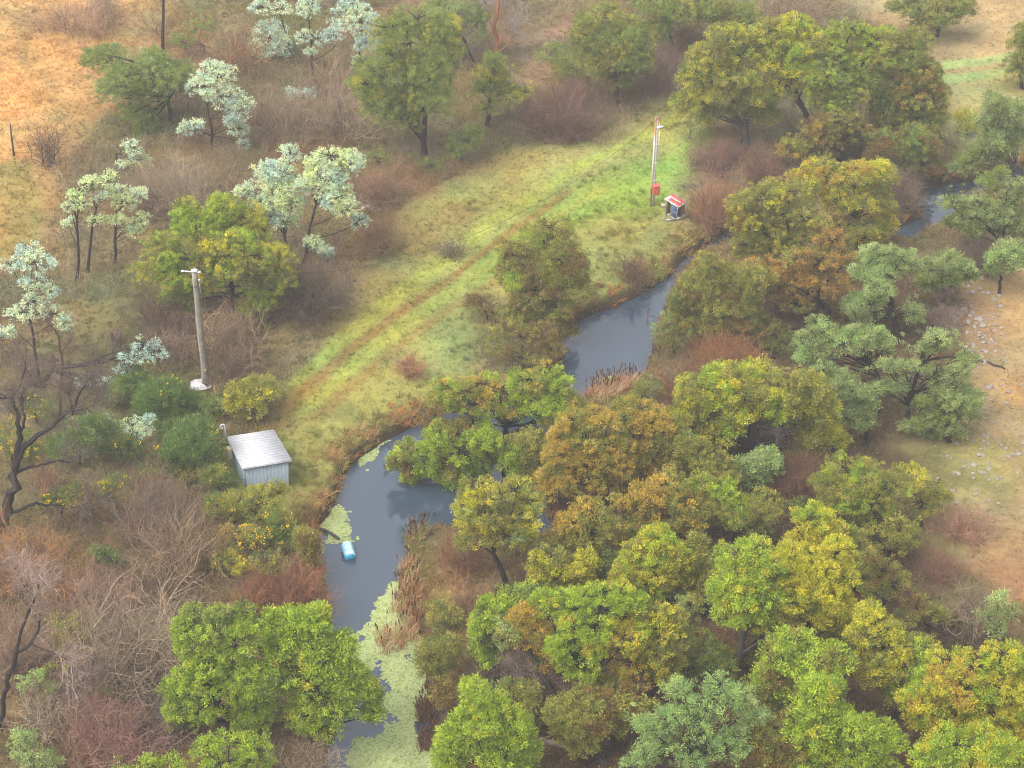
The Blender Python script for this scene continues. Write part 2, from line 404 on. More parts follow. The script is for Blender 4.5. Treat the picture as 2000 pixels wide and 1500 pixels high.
def shed():
    hL, hR = 1.42, 1.66
    R = [at(473.3,914.7,hL), at(570,898.7,hR), at(534.7,838.7,hR+.02), at(442.7,852.7,hL+.02)]   # front left, front right, back right, back left
    u = unit(R[1] - R[0]); u[2] = 0; u = unit(u); v = (R[3] - R[0]); v[2] = 0; v = unit(v)
    c = sum(R) / 4; g = hz(c[0], c[1])
    B = np.array([c[0], c[1], g]); CLEAR.append((c[0], c[1], 1.45))
    root = empty('pump_shed', B, 'small blue grey metal shed with pale corrugated roof', 'shed')
    def pos(a, b, z):   # bilinear on the roof outline
        p = (R[0] * (1 - a) + R[1] * a) * (1 - b) + (R[3] * (1 - a) + R[2] * a) * b
        return np.array([p[0], p[1], z if z is not None else p[2]])
    # corrugated roof sheets, ribs run from side to side
    n = 200; mb = MB(); t = np.linspace(0, 1, n); dz = -.075 * np.exp(-(((t * 13) % 1 - .5) / .17) ** 2)
    V = []
    for a in (0, 1):
        for k in range(n): p = pos(a, t[k], None); V.append(p + [0, 0, dz[k]])
    V = np.array(V); V2 = V - [0, 0, .012]
    q = [[k, n + k, n + k + 1, k + 1] for k in range(n - 1)]
    mb.add(np.concatenate([V, V2]), q + [[f[0] + 2 * n, f[3] + 2 * n, f[2] + 2 * n, f[1] + 2 * n] for f in q] +
           [[k + 2 * n, k, k + 1, k + 1 + 2 * n] for k in range(n - 1)] + [[n + k, 3 * n + k, 3 * n + k + 1, n + k + 1] for k in range(n - 1)] + [[0, 2 * n, 3 * n, n], [n - 1, 2 * n - 1, 4 * n - 1, 3 * n - 1]])
    mb.build('roof', M_ROOF, root, True)
    mb = MB()   # barge strips along the roof edge
    for a, b in ((0, 1), (1, 2), (2, 3), (3, 0)):
        mb.tube([R[a] - [0, 0, .05], R[b] - [0, 0, .05]], .022, 4)
    mb.build('roof_trim', M_ROOF, root)
    ins = .045
    cor = [(ins, .07), (1 - .07, .07), (1 - .07, 1 - .04), (ins, 1 - .04)]
    wall_xy = [pos(a, b, None) for a, b in cor]
    for i in range(4):
        p, q_ = wall_xy[i], wall_xy[(i + 1) % 4]; nn = 120
        e = q_ - p; e2 = np.array([e[0], e[1], 0]); out = unit(np.array([e[1], -e[0], 0])); mb = MB()
        t = np.linspace(0, 1, nn); ln = np.linalg.norm(e2); rib = .010 * np.clip(np.cos(t * 2 * pi * round(ln / .19)) * 2, -1, 1)
        top = p + e * t[:, None] - [0, 0, .07] + out * rib[:, None]; bot = top.copy(); bot[:, 2] = g - .15
        V = np.concatenate([bot, top, bot - out * .03, top - out * .03])
        Q = [[k, k + 1, nn + k + 1, nn + k] for k in range(nn - 1)] + [[2 * nn + k + 1, 2 * nn + k, 3 * nn + k, 3 * nn + k + 1] for k in range(nn - 1)] + [[nn + k, nn + k + 1, 3 * nn + k + 1, 3 * nn + k] for k in range(nn - 1)]
        mb.add(V, Q); mb.build('wall', M_CLAD, root)
    for p in wall_xy:
        mb = MB(); o_ = unit(np.array([p[0] - c[0], p[1] - c[1], 0])) * .012
        mb.box((p[0] + o_[0], p[1] + o_[1], (g - .1 + p[2] - .09) / 2), (.06, .06, p[2] - .09 - g + .1), math.atan2(u[1], u[0])); mb.build('corner_trim', M_CLAD, root)
    # goose neck vent pipe at the back left corner
    b = pos(-.02, .97, None); mb = MB()
    hk = np.array([[0, -.35], [0, .95], [-.02, 1.06], [-.09, 1.13], [-.19, 1.12], [-.27, 1.03], [-.30, .88], [-.29, .76], [-.24, .70], [-.19, .76], [-.17, .86]])
    left = np.array([-1, .0, 0]); mb.tube([b - np.array([.02, 0, .02]) + left * (-h[0]) * .75 + np.array([0, 0, h[1] * .78]) for h in hk], .043, 8); mb.build('vent_pipe', M_PIPE, root, True)
    # beige meter box on the left wall
    m_ = pos(0, .70, None); wz = math.atan2(v[1], v[0])
    bb = MB().box((m_[0] - .14, m_[1] - .04, m_[2] - .42), (.36, .26, .66), wz).build('meter_box', M_BEIGE, root); bevel(bb, .03)
    mb = MB(); w0 = pos(0, .86, None) - np.array([.03, 0, .25]); mb.tube([w0, w0 + [-.2, 0, .02], w0 + [-.34, -.02, -.02]], .05, 7); mb.tube([w0 + [-.34, -.02, -.02], w0 + [-.42, -.06, -.3]], .045, 7); mb.tube([w0 + [-.2, 0, -.1], w0 + [-.2, 0, .16]], .03, 6); mb.build('tap_valve', M_DARK, root, True)
shed()

def pole_wood():
    B = gp(403, 757); T = px3(B, 379.5, 529); h = T[2] - B[2]
    root = empty('utility_pole', B, 'tall weathered wooden utility pole with metal cap', 'pole')
    n = 10; t = np.linspace(0, 1, n)[:, None]; P = B - [0, 0, .3] + (T - B + [0, 0, .3]) * t; r = np.linspace(.21, .135, n)
    P[1:-1, 0] += rng.normal(size=n - 2) * .02
    MB().tube(P, r, 14).build('shaft', M_WOOD, root, True)
    MB().tube([P[0] + [-.13, -.02, .3]] + [p + [-.45 * rr, -.25 * rr, 0] for p, rr in zip(P[1:], r[1:])], r * .62, 8).build('lichen_face', M_LICH, root, True)
    mb = MB(); mb.tube([T, T + [0, 0, .05]], .17, 14); mb.build('cap', M_PIPE, root)
    mb = MB(); mb.tube([T + [-.62, .05, -.04], T + [.28, -.05, -.07]], .03, 6); mb.build('crossbar', M_PIPE, root)
    for dx in (-.62, .28):
        mb = MB(); q = T + [dx, .05 if dx < 0 else -.05, -.05]; mb.tube([q + [-.09, 0, 0], q + [0, 0, .0], q + [.07, 0, 0]], [.04, .06, .05], 8); mb.build('insulator', M_WHITE, root, True)
    mb = MB(); q = T - [0, 0, .9]; a = np.linspace(0, 2 * pi, 17); mb.tube([q + [.17 * cos(x), .17 * sin(x), .05 * cos(x)] for x in a], .018, 5); mb.build('strap', M_DARK, root)
    mb = MB(); mb.box(T + [.22, -.02, -.6], (.1, .1, .22)); mb.tube([T + [.2, -.03, -.5], T + [.24, -.03, -1.5], T + [.22, 0, -2.4]], .014, 5); mb.build('bracket', M_GALV, root)
    q = B + (T - B) * .17; MB().box(q + [.08, -.2, 0], (.07, .02, .16), .3).build('marker_tag', M_YELL, root)
    return T
POLE_TOP = pole_wood()

def tub():
    B = gp(389, 757); z0 = B[2] + .03
    root = empty('white_tub', B, 'pale upturned plastic tub lying at the foot of the wooden pole', 'tub')
    prof = [(1.0, 0, 0), (.97, .10, 0), (.90, .24, 0), (.78, .29, 0), (.5, .30, 0), (.0, .31, 0)]
    V, Q = [], []; k = 28
    for r, z, _ in prof:
        for j in range(k):
            a = 2 * pi * j / k; ex = abs(cos(a)) ** .6 * np.sign(cos(a)); ey = abs(sin(a)) ** .6 * np.sign(sin(a))
            V.append([r * ex * .58, r * ey * .40, z])
    for i in range(len(prof) - 1):
        for j in range(k): Q.append([i * k + j, i * k + (j + 1) % k, (i + 1) * k + (j + 1) % k, (i + 1) * k + j])
    V = np.array(V); ca, sa = cos(.25), sin(.25); V = V @ np.array([[ca, sa, 0], [-sa, ca, 0], [0, 0, 1]]) + [B[0] + .05, B[1] + .1, z0]
    MB().add(V, Q).build('shell', M_WHITE, root, True)
    a = np.linspace(0, 2 * pi, 29); rim = [[.6 * abs(cos(x)) ** .6 * np.sign(cos(x)), .42 * abs(sin(x)) ** .6 * np.sign(sin(x)), .03] for x in a]
    rim = np.array(rim) @ np.array([[ca, sa, 0], [-sa, ca, 0], [0, 0, 1]]) + [B[0] + .05, B[1] + .1, z0]
    MB().tube(rim, .03, 6).build('rim', M_WHITE, root, True)
tub()

def pole_steel():
    B = gp(1270.5, 404); T = px3(B, 1281.5, 228); ax = T - B; h = np.linalg.norm(ax)
    root = empty('power_pole', B, 'white and rust striped steel power pole on the grass', 'pole')
    f = lambda t, dx=0, dy=0: B + ax * t + np.array([dx, dy, 0])
    m, nt, b = new_mat('flaking_paint')
    tc = N(nt, 'ShaderNodeTexCoord'); mp = N(nt, 'ShaderNodeMapping'); mp.inputs['Scale'].default_value = (1.5, 1.5, .55); no = N(nt, 'ShaderNodeTexNoise'); no.inputs['Scale'].default_value = 2.2; no.inputs['Detail'].default_value = 3
    nt.links.new(tc.outputs['Object'], mp.inputs['Vector']); nt.links.new(mp.outputs['Vector'], no.inputs['Vector'])
    r = N(nt, 'ShaderNodeValToRGB'); r.color_ramp.elements[0].position = .42; r.color_ramp.elements[0].color = (.40, .15, .05, 1); r.color_ramp.elements[1].position = .48; r.color_ramp.elements[1].color = (.52, .50, .47, 1)
    nt.links.new(no.outputs['Fac'], r.inputs['Fac']); nt.links.new(r.outputs['Color'], b.inputs['Base Color']); b.inputs['Roughness'].default_value = .7
    m2 = surf('pale_timber', (.46, .42, .37), .85, 0, .3, 5, c2=(.32, .27, .22))
    mb = MB(); mb.tube([f(-.03), f(.5), f(1.0)], [.075, .065, .055], 4); mb.build('rail_post', m, root)
    mb = MB(); mb.tube([f(-.03, .20, .05), f(.42, .15, .05), f(.96, .10, .05)], [.07, .06, .05], 8); mb.build('timber_post', m2, root, True)
    for t in (.3, .5, .7, .88): MB().tube([f(t, -.05), f(t, .3)], .02, 5).build('bracket', M_PIPE, root)
    mb = MB(); mb.tube([f(.55, .29, -.02), f(.93, .25, -.02)], .022, 6); mb.build('conduit', M_PIPE, root)
    bx = f(.215, .27, -.26); o = MB().box(bx, (.42, .30, .62), .25).build('switch_box', M_RUST, root); bevel(o, .03)
    o = MB().box(bx + [0, -.02, .34], (.48, .38, .05), .25).build('box_lid', M_RED, root); bevel(o, .01)
    o = MB().box(f(.895, .30, -.12), (.40, .04, .20), .2).build('sign_plate', M_WHITE, root)
    mb = MB(); q = f(.13, .27, -.2); mb.tube([q, q + [.1, -.05, -.02]], .07, 8); mb.build('float_switch', M_WHITE, root, True)
    mb = MB(); q = f(1.0, .12, 0); mb.tube([q + [-.12, 0, -.1], q + [.14, 0, .02]], .04, 6); mb.tube([q + [.1, 0, -.25], q + [.12, 0, .02]], .03, 6); mb.build('insulator', M_WOOD, root)
    mb = MB(); q = B + np.array([.85, .0, .12]); mb.box(q, (.36, .24, .22)); mb.build('junction_box', M_BEIGE, root)
    mb = MB(); mb.tube([q + [.1, 0, -.03], q + [.6, .05, -.05], q + [1.1, .1, -.05]], .035, 6); mb.build('hose', M_DARK, root)
    return T + np.array([.1, 0, -.15])
STEEL_TOP = pole_steel()

def cable():
    a, b = POLE_TOP + [.2, 0, -.06], STEEL_TOP; t = np.linspace(0, 1, 60)[:, None]
    P = a + (b - a) * t; P[:, 2] -= (4 * 3.7 * t * (1 - t))[:, 0]
    o = MB().tube(P, .011, 5).build('power_cable', M_DARK); tag(o, 'thin dark power cable sagging between the two poles', 'cable')
cable()

def shelter():
    c4 = [gp(1302,419.3), gp(1320,427.7), gp(1339.5,422.7)]; g = np.mean([p[2] for p in c4])
    A, Bf, C = [at(*q, g + .08) for q in ((1302,419.3),(1320,427.7),(1339.5,422.7))]; D = A + C - Bf
    cen = (A + C) / 2; B0 = np.array([cen[0], cen[1], g]); CLEAR.append((cen[0], cen[1], 1.0))
    root = empty('pump_trailer', B0, 'small skid frame under a red and white striped roof', 'pump trailer')
    hi, lo = g + 1.22, g + .95
    R = [at(1297.3,387.7,hi), at(1324.3,405,lo), at(1343,395.7,lo + .06), at(1316.7,377.7,hi + .06)]
    mb = MB(); T = [.035 * np.array([0, 0, 1])]
    V = np.array(R + [p - np.array([0, 0, .03]) for p in R]); mb.add(V, [[0, 1, 2, 3], [7, 6, 5, 4], [4, 5, 1, 0], [5, 6, 2, 1], [6, 7, 3, 2], [7, 4, 0, 3]]); mb.build('roof', M_WHITE, root)
    bl = lambda a, b: (R[0] * (1 - a) + R[1] * a) * (1 - b) + (R[3] * (1 - a) + R[2] * a) * b + np.array([0, 0, .006])
    for b0, b1, a0 in ((.07, .46, .2), (.60, .90, .0)):
        v = [bl(a0, b0), bl(.97, b0), bl(.97, b1), bl(a0, b1)]; v2 = [p + np.array([0, 0, .012]) for p in v]
        MB().add(np.array(v2 + v), [[0, 1, 2, 3], [4, 5, 1, 0], [5, 6, 2, 1], [6, 7, 3, 2], [7, 4, 0, 3]]).build('red_sheet', M_RED, root)
    for k, (p, rr) in enumerate(zip((A, Bf, C, D), R)):
        top = rr * .86 + (sum(R) / 4) * .14; top[2] = rr[2] - .04
        MB().tube([p, top], .024, 6).build('post', M_GALV, root)
    mb = MB()
    for p, q in ((A, Bf), (Bf, C), (C, D), (D, A)): mb.tube([p, q], .04, 4)
    mb.tube([A * .6 + D * .4, Bf * .6 + C * .4], .03, 4); mb.build('skid_frame', M_GALV, root)
    hit = at(1292.7, 429, g + .1); mb = MB(); mb.tube([A, A * .45 + hit * .55 + [.05, 0, 0], hit], .045, 6); mb.tube([Bf, at(1300, 430.5, g + .08)], .045, 6); mb.build('tow_hitch', M_GALV, root)
    pn = MB(); w = D - A; pn.hexa([A + w * .0 + [-.06, 0, .02], A + w * .42 + [-.06, 0, .02], A + [-.03, 0, .02], A + w * .42 + [-.03, 0, .02], A + [-.1, 0, 1.0], A + w * .42 + [-.1, 0, 1.05], A + [-.07, 0, 1.0], A + w * .42 + [-.07, 0, 1.05]]); pn.build('side_board', surf('green_board', (.2, .21, .13), .8), root)
    def drum(px, py, r, h, m, lab, nm):
        p = at(px, py, g + .1); rt = empty(nm, p, lab, 'drum')
        k = 18; z = [0, .03, h * .3, h * .32, h * .34, h * .64, h * .66, h * .68, h - .03, h]; rr = [r * .94, r, r, r * 1.05, r, r, r * 1.05, r, r, r * .94]
        mb = MB(); mb.tube([p + [0, 0, a] for a in z], rr, k); mb.build('body', m, rt, True)
        mb = MB(); mb.tube([p + [r * .4, -r * .2, h - .01], p + [r * .4, -r * .2, h + .04]], .05, 8); mb.build('bung', M_DARK, rt)
    drum(1318.5, 420, .26, .86, M_BLUE, 'blue plastic drum standing under the red and white roof', 'blue_drum')
    drum(1329, 416.5, .24, .82, M_BROWN, 'dark brown drum beside the blue drum under the roof', 'brown_drum')
    for x, y in ((1309, 410), (1315, 407)):
        pass
shelter()

def barrel():
    p = at(681, 1077, WZ + .16); d = unit(at(684.5, 1090, WZ) - at(676.5, 1064, WZ)); d[2] = -.03
    root = empty('floating_barrel', p, 'blue and white plastic barrel floating on the creek', 'barrel')
    L_, r = 1.0, .29
    t = np.array([0, .03, .06, .28, .30, .33, .36, .62, .65, .68, .70, .94, .97, 1.0]); rr = r * np.array([.90, .98, 1, 1, 1.04, 1.04, 1, 1, 1.04, 1.04, 1, 1, .98, .90])
    P = [p + d * L_ * (a - .5) for a in t]
    m, nt, b = new_mat('blue_pale_top')
    tc = N(nt, 'ShaderNodeTexCoord'); no = N(nt, 'ShaderNodeTexNoise'); no.inputs['Scale'].default_value = 3.2; no.inputs['Detail'].default_value = 6
    nt.links.new(tc.outputs['Object'], no.inputs['Vector']); sx = N(nt, 'ShaderNodeSeparateXYZ'); nt.links.new(tc.outputs['Object'], sx.inputs[0])
    ad = N(nt, 'ShaderNodeMath', operation='MULTIPLY_ADD'); ad.inputs[1].default_value = .9; nt.links.new(sx.outputs['Z'], ad.inputs[0]); nt.links.new(no.outputs['Fac'], ad.inputs[2])  # height plus noise: blue low down, paler towards the top of the barrel
    r_ = N(nt, 'ShaderNodeValToRGB'); e = r_.color_ramp.elements; e[0].position = .45; e[0].color = (.06, .33, .52, 1); e[1].position = .9; e[1].color = (.5, .64, .70, 1)
    nt.links.new(ad.outputs[0], r_.inputs['Fac']); nt.links.new(r_.outputs['Color'], b.inputs['Base Color']); b.inputs['Roughness'].default_value = .4
    MB().tube(P, rr, 24).build('body', m, root, True)
    mb = MB(); e_ = P[-1]; mb.tube([e_ - d * .02, e_ + d * .012], r * .86, 20); mb.build('end_cap', surf('bright_blue_end', (.05, .33, .56), .45), root)
    s = unit(np.cross(d, [0, 0, 1])); mb = MB(); mb.tube([p + s * .3 + d * .05 + [0, 0, .0], p + s * .4 + d * .1, p + s * .36 + d * .3, p + s * .28 + d * .28], .03, 6); mb.build('handle', M_DARK, root)
barrel()

def log(name, label, cat, pts, r, mat, ends=None, zoff=.08, knots=2):
    P = np.array([gp(*q) for q in pts]); P[:, 2] = np.maximum(P[:, 2], WZ) + zoff
    t = np.linspace(0, len(P) - 1, 9); Q = np.stack([np.interp(t, range(len(P)), P[:, j]) for j in range(3)], -1)
    ln = np.linalg.norm(Q[-1] - Q[0]); Q[1:-1] += rng.normal(size=(7, 3)) * min(.04, ln * .02)
    R = np.linspace(r, r * .7, 9) * rng.uniform(.9, 1.1, 9)
    mb = MB(); mb.tube(Q, R, 9)
    for k in range(knots):
        j = rng.integers(2, 8); d = unit(rng.normal(size=3) + np.array([0, 0, .9])); mb.tube([Q[j], Q[j] + d * r * 2.6, Q[j] + d * r * 4 + rng.normal(size=3) * .08], [r * .4, r * .3, r * .15], 5)
    o = mb.build(name, mat, None, True); B = Q[4]; o.data.transform(Matrix.Translation(-Vector(B))); o.location = B
    return tag(o, label, cat)
M_BIRCH = surf('peeling_white_bark', (.60, .58, .60), .8, 0, .5, 7, bump=.3, c2=(.2, .16, .15))
M_LOGD = surf('dark_log', (.05, .04, .035), .9, 0, .4, 6, bump=.5)
M_LOGG = surf('grey_log', (.30, .26, .23), .9, 0, .4, 6, bump=.5, c2=(.14, .11, .09))
log('fallen_log', 'short white barked log lying in the brown twigs, the brighter one', 'log', [(268,1054),(308,1072)], .13, M_BIRCH, zoff=.55)
log('fallen_log', 'slim pale broken log near the lower limb of the big dead tree', 'log', [(138,1001),(182,1018)], .10, M_BIRCH, zoff=.4)
log('plank', 'dark wet plank reaching from the bank towards the floating barrel', 'plank', [(622,1035),(642,1052),(662,1072)], .11, M_LOGD, zoff=.10, knots=0)
log('fallen_log', 'long dead log beside the brush pile above the green flat', 'log', [(990,244),(1020,250),(1060,262)], .14, M_LOGG)
log('fallen_log', 'dark fallen log heap under the pale mint wattle', 'log', [(690,398),(715,405),(744,414)], .2, M_LOGG)
log('fallen_log', 'charred black log on the litter beneath the lowest olive wattle', 'log', [(1140,1467),(1165,1480),(1187,1496)], .26, M_LOGD)
log('fallen_log', 'grey fallen trunk lying across the dark litter at the bottom', 'log', [(1050,1450),(1090,1456),(1120,1462)], .17, M_LOGG)
log('fallen_log', 'thin dead pole lying on the stony orange slope', 'log', [(1908,703),(1935,712),(1962,722)], .07, M_LOGD)
log('fallen_log', 'pale stick lying at the stony edge below the grey green wattles', 'log', [(1822,848),(1836,848),(1850,846)], .08, M_LOGG)

def snag(name, label, px, py, pts, r):
    p = at(px, py, WZ); mb = MB()
    P = np.array(pts, float) + p; mb.tube(P, np.linspace(r, r * .5, len(P)), 7)
    o = mb.build(name, M_LOGD, None, True); o.data.transform(Matrix.Translation(-Vector(p))); o.location = p; tag(o, label, 'snag')
snag('water_snag', 'dark forked snag poking out of the pool by the drooping branch', 754, 918, [[.05, 0, -.4], [0, 0, .15], [-.12, 0, .32], [-.02, 0, .38]], .07)
snag('water_snag', 'dark broken stub at the water edge near the cattails', 775, 1122, [[0, 0, -.4], [0, 0, .2], [.12, 0, .3]], .15)

def stump(label, px, py, h, r):
    p = gp(px, py); k = 14; mb = MB(); a = np.arange(k) * 2 * pi / k
    rings = [(0, 1.35), (.15, 1.1), (.5, 1.0), (.8, .95), (1.0, .9)]
    V = []
    for t, s in rings:
        w = r * s * (1 + .12 * np.sin(a * 3 + 1)); zt = t * h * (np.ones(k) + (.35 * np.sin(a * 2) if t == 1 else 0) + (.2 * np.sin(a * 5) if t == 1 else 0))
        V.append(np.column_stack([np.cos(a) * w, np.sin(a) * w, zt - .1 * (t == 0)]))
    V = np.concatenate(V + [np.array([[0, 0, h * .6]])]) + p
    Q = [[i * k + j, i * k + (j + 1) % k, (i + 1) * k + (j + 1) % k, (i + 1) * k + j] for i in range(4) for j in range(k)]
    mb.add(V, Q, [[4 * k + j, 4 * k + (j + 1) % k, 5 * k] for j in range(k)])
    o = mb.build('tree_stump', surf('charred_wood', (.16, .10, .07), .95, 0, .5, 5, bump=.6, c2=(.022, .018, .016))); o.data.transform(Matrix.Translation(-Vector(p))); o.location = p
    tag(o, label, 'stump')
stump('burnt jagged tree stump standing among the dry brown grass', 227, 672, .75, .32)
def fence_post():
    p = gp(27, 304); T = px3(p, 20, 243); mb = MB(); mb.tube([p - [0, 0, .2], (p + T) / 2, T], [.07, .065, .05], 7)
    o = mb.build('fence_post', M_LOGD, None, True); o.data.transform(Matrix.Translation(-Vector(p))); o.location = p; tag(o, 'lone dark slanting post in the dry hillside grass', 'post')
fence_post()

# stones on the dry slope
def hashdir(i):
    r = np.random.default_rng(i); return r.normal(size=3)
def rocks():
    m = surf('pale_stone', (.28, .25, .21), .9, 0, .35, 5, bump=.5, c2=(.18, .155, .13))
    bases = []
    for k in range(9):
        me = bpy.data.meshes.new('stone'); import bmesh
        bm = bmesh.new(); bmesh.ops.create_icosphere(bm, subdivisions=2, radius=1.0)
        for v in bm.verts:
            c = np.array(v.co); q = c * 1.0
            for j in range(6):
                n_ = unit(np.array(hashdir(k * 13 + j))); dd = .62 + .3 * ((k * 7 + j * 5) % 10) / 10
                t = float(c @ n_)
                if t > dd: c = c - n_ * (t - dd)
            v.co = c * (1 + .12 * (vnoise(q[None], .7, k)[0] - .5))
        bm.to_mesh(me); bm.free(); me.materials.append(m); bases.append(me)
    def put(px, py, r, label, group):
        p = gp(px, py); o = bpy.data.objects.new('stone', bases[rng.integers(0, 9)]); COL.objects.link(o)
        o.location = p + np.array([0, 0, r * .25]); o.rotation_euler = (rng.uniform(-.3, .3), rng.uniform(-.3, .3), rng.uniform(0, 6.28)); o.scale = (r * rng.uniform(.9, 1.35), r * rng.uniform(.75, 1.1), r * rng.uniform(.5, .8))
        tag(o, label, 'stone', group)
    big = [(1882,607,.52),(1871,615,.45),(1893,618,.40),(1911,625,.52),(1860,622,.42),(1897,598,.36),(1890,632,.38),(1919,637,.42),(1903,640,.34),(1925,630,.3),(1898,551,.42),(1917,545,.4),(1931,574,.42),(1951,578,.45),(1866,645,.4),(1920,662,.36),(1921,670,.36),(1936,664,.3),(1954,599,.36),(1888,650,.34),(1900,612,.34),(1906,633,.36),(1878,597,.3),(1886,592,.3),(1913,650,.3),(1892,560,.3),(1922,527,.3),(1941,590,.28),(1930,758,.34),(1936,754,.28)]
    for x, y, r in big: put(x, y, r * .44, 'one of the larger pale boulders heaped at the top edge of the orange slope', 'pale boulders heaped on the slope')
    n = 0
    while n < 255:
        u = rng.uniform()
        if u < .35: x, y = rng.normal(1915, 35), rng.normal(640, 60)
        elif u < .6: x, y = rng.normal(1915, 45), rng.normal(780, 50)
        elif u < .85: x, y = rng.normal(1930, 40), rng.normal(880, 35)
        else: x, y = rng.uniform(1830, 1998), rng.uniform(860, 990)
        if x > 1998 or x < 1840 - (y - 700) * .15 or y < 540 or y > 1000: continue
        put(x, y, rng.uniform(.05, .12) if rng.uniform() < .8 else rng.uniform(.12, .17), 'small pale stone scattered on the dry orange slope', 'small stones on the dry slope'); n += 1
rocks()

# ------------------------------------------------------------------ plants
PAL = {k: [lin(c) / KL for c in v] for k, v in dict(
    BRT=[(132,150,40),(150,164,48),(110,132,40)], YEL=[(164,160,42),(178,166,46),(146,148,42)],
    OLV=[(126,126,54),(146,138,60),(106,112,50)], ORG=[(168,142,54),(158,132,50),(142,128,52)],
    RST=[(160,126,58),(150,118,54),(138,118,54)], BRN=[(112,94,46),(126,102,52),(96,84,44)],
    DKG=[(110,124,54),(126,134,58),(96,110,52)], GRY=[(124,138,80),(144,154,92),(108,122,72)],
    BLU=[(126,150,84),(146,166,92),(108,132,76)], SLV=[(180,194,158),(164,184,158),(194,198,158)],
    SLB=[(158,182,166),(178,192,178),(146,170,152)], SLY=[(200,204,142),(188,196,144),(174,192,142)],
    GOR=[(88,110,50),(106,124,54),(74,96,48)], PGR=[(140,156,92),(124,146,84),(156,166,104)]).items()}
BARK_DK = lin((52,44,42)) / 1.3; BARK_GR = lin((118,108,100)) / 1.6; BARK_BR = lin((96,66,52)) / 1.5
FLOWER = lin((224,186,40)) / KL

def pick_cols(P, pal, seed, sc=1.1):
    """palette mix that changes from clump to clump; pal = [(key, weight), ...]"""
    w = np.array([p[1] for p in pal], float); w = np.cumsum(w / w.sum())
    u = fbm(P, sc, seed, 2); u = np.clip((u - .5) * 1.9 + .5, 0, .999)
    u = np.clip(u + rng.normal(size=len(P)) * .08, 0, .999)
    ki = np.searchsorted(w, u); c = np.zeros((len(P), 3))
    for j, (k, _) in enumerate(pal):
        m = ki == j
        if m.any(): c[m] = np.array(PAL[k])[rng.integers(0, len(PAL[k]), m.sum())]
    return c * rng.uniform(.9, 1.12, (len(P), 1))
def leaves(C, out, col, n, spread, length, width, droop=0.0, flat=.6):
    """n leaves round every tuft centre C, facing roughly `out`"""
    m = len(C) * n; c = np.repeat(C, n, 0); o = np.repeat(out, n, 0)
    r = rdir(m)
    pos = c + (r * np.array([1, 1, .8])) * (spread * np.cbrt(rng.uniform(0, 1, m)))[:, None] * np.repeat(rng.uniform(.7, 1.2, len(C)), n)[:, None]
    d = unit(rdir(m) * .8 + o * .75 + np.array([0, 0, .25 - droop]))
    nrm = unit(o + rdir(m) * flat)
    s = unit(np.cross(d, nrm)) * (width * rng.uniform(.6, 1.3, m))[:, None]
    L_ = (length * rng.uniform(.6, 1.25, m))[:, None]
    V = np.stack([pos, pos + d * L_ * .5 + s, pos + d * L_, pos + d * L_ * .5 - s], 1).reshape(-1, 3)
    cc = np.repeat(col, n, 0) * rng.uniform(.86, 1.14, (m, 1))
    return V, np.arange(m * 4).reshape(-1, 4), np.repeat(cc, 4, 0)
KIND = dict(  # tuft spacing per m2 of lobe, leaves per tuft, tuft radius, leaf length, leaf half width
    wattle=dict(dens=15, n=34, sp=.19, ln=.125, w=.023, sub=7, subr=(.38, .6), droop=.0),
    feather=dict(dens=11, n=28, sp=.20, ln=.15, w=.018, sub=6, subr=(.36, .6), droop=.0),
    silver=dict(dens=12, n=15, sp=.14, ln=.12, w=.024, sub=12, subr=(.22, .42), droop=.1),
    gorse=dict(dens=12, n=15, sp=.16, ln=.20, w=.016, sub=7, subr=(.4, .6), droop=-.2),
    bush=dict(dens=13, n=22, sp=.18, ln=.12, w=.022, sub=6, subr=(.4, .62), droop=.0))
def bez(a, b, c, n):
    t = np.linspace(0, 1, n)[:, None]; return (1 - t) ** 2 * a + 2 * t * (1 - t) * b + t * t * c
NT = [0]; GROW = 1.25
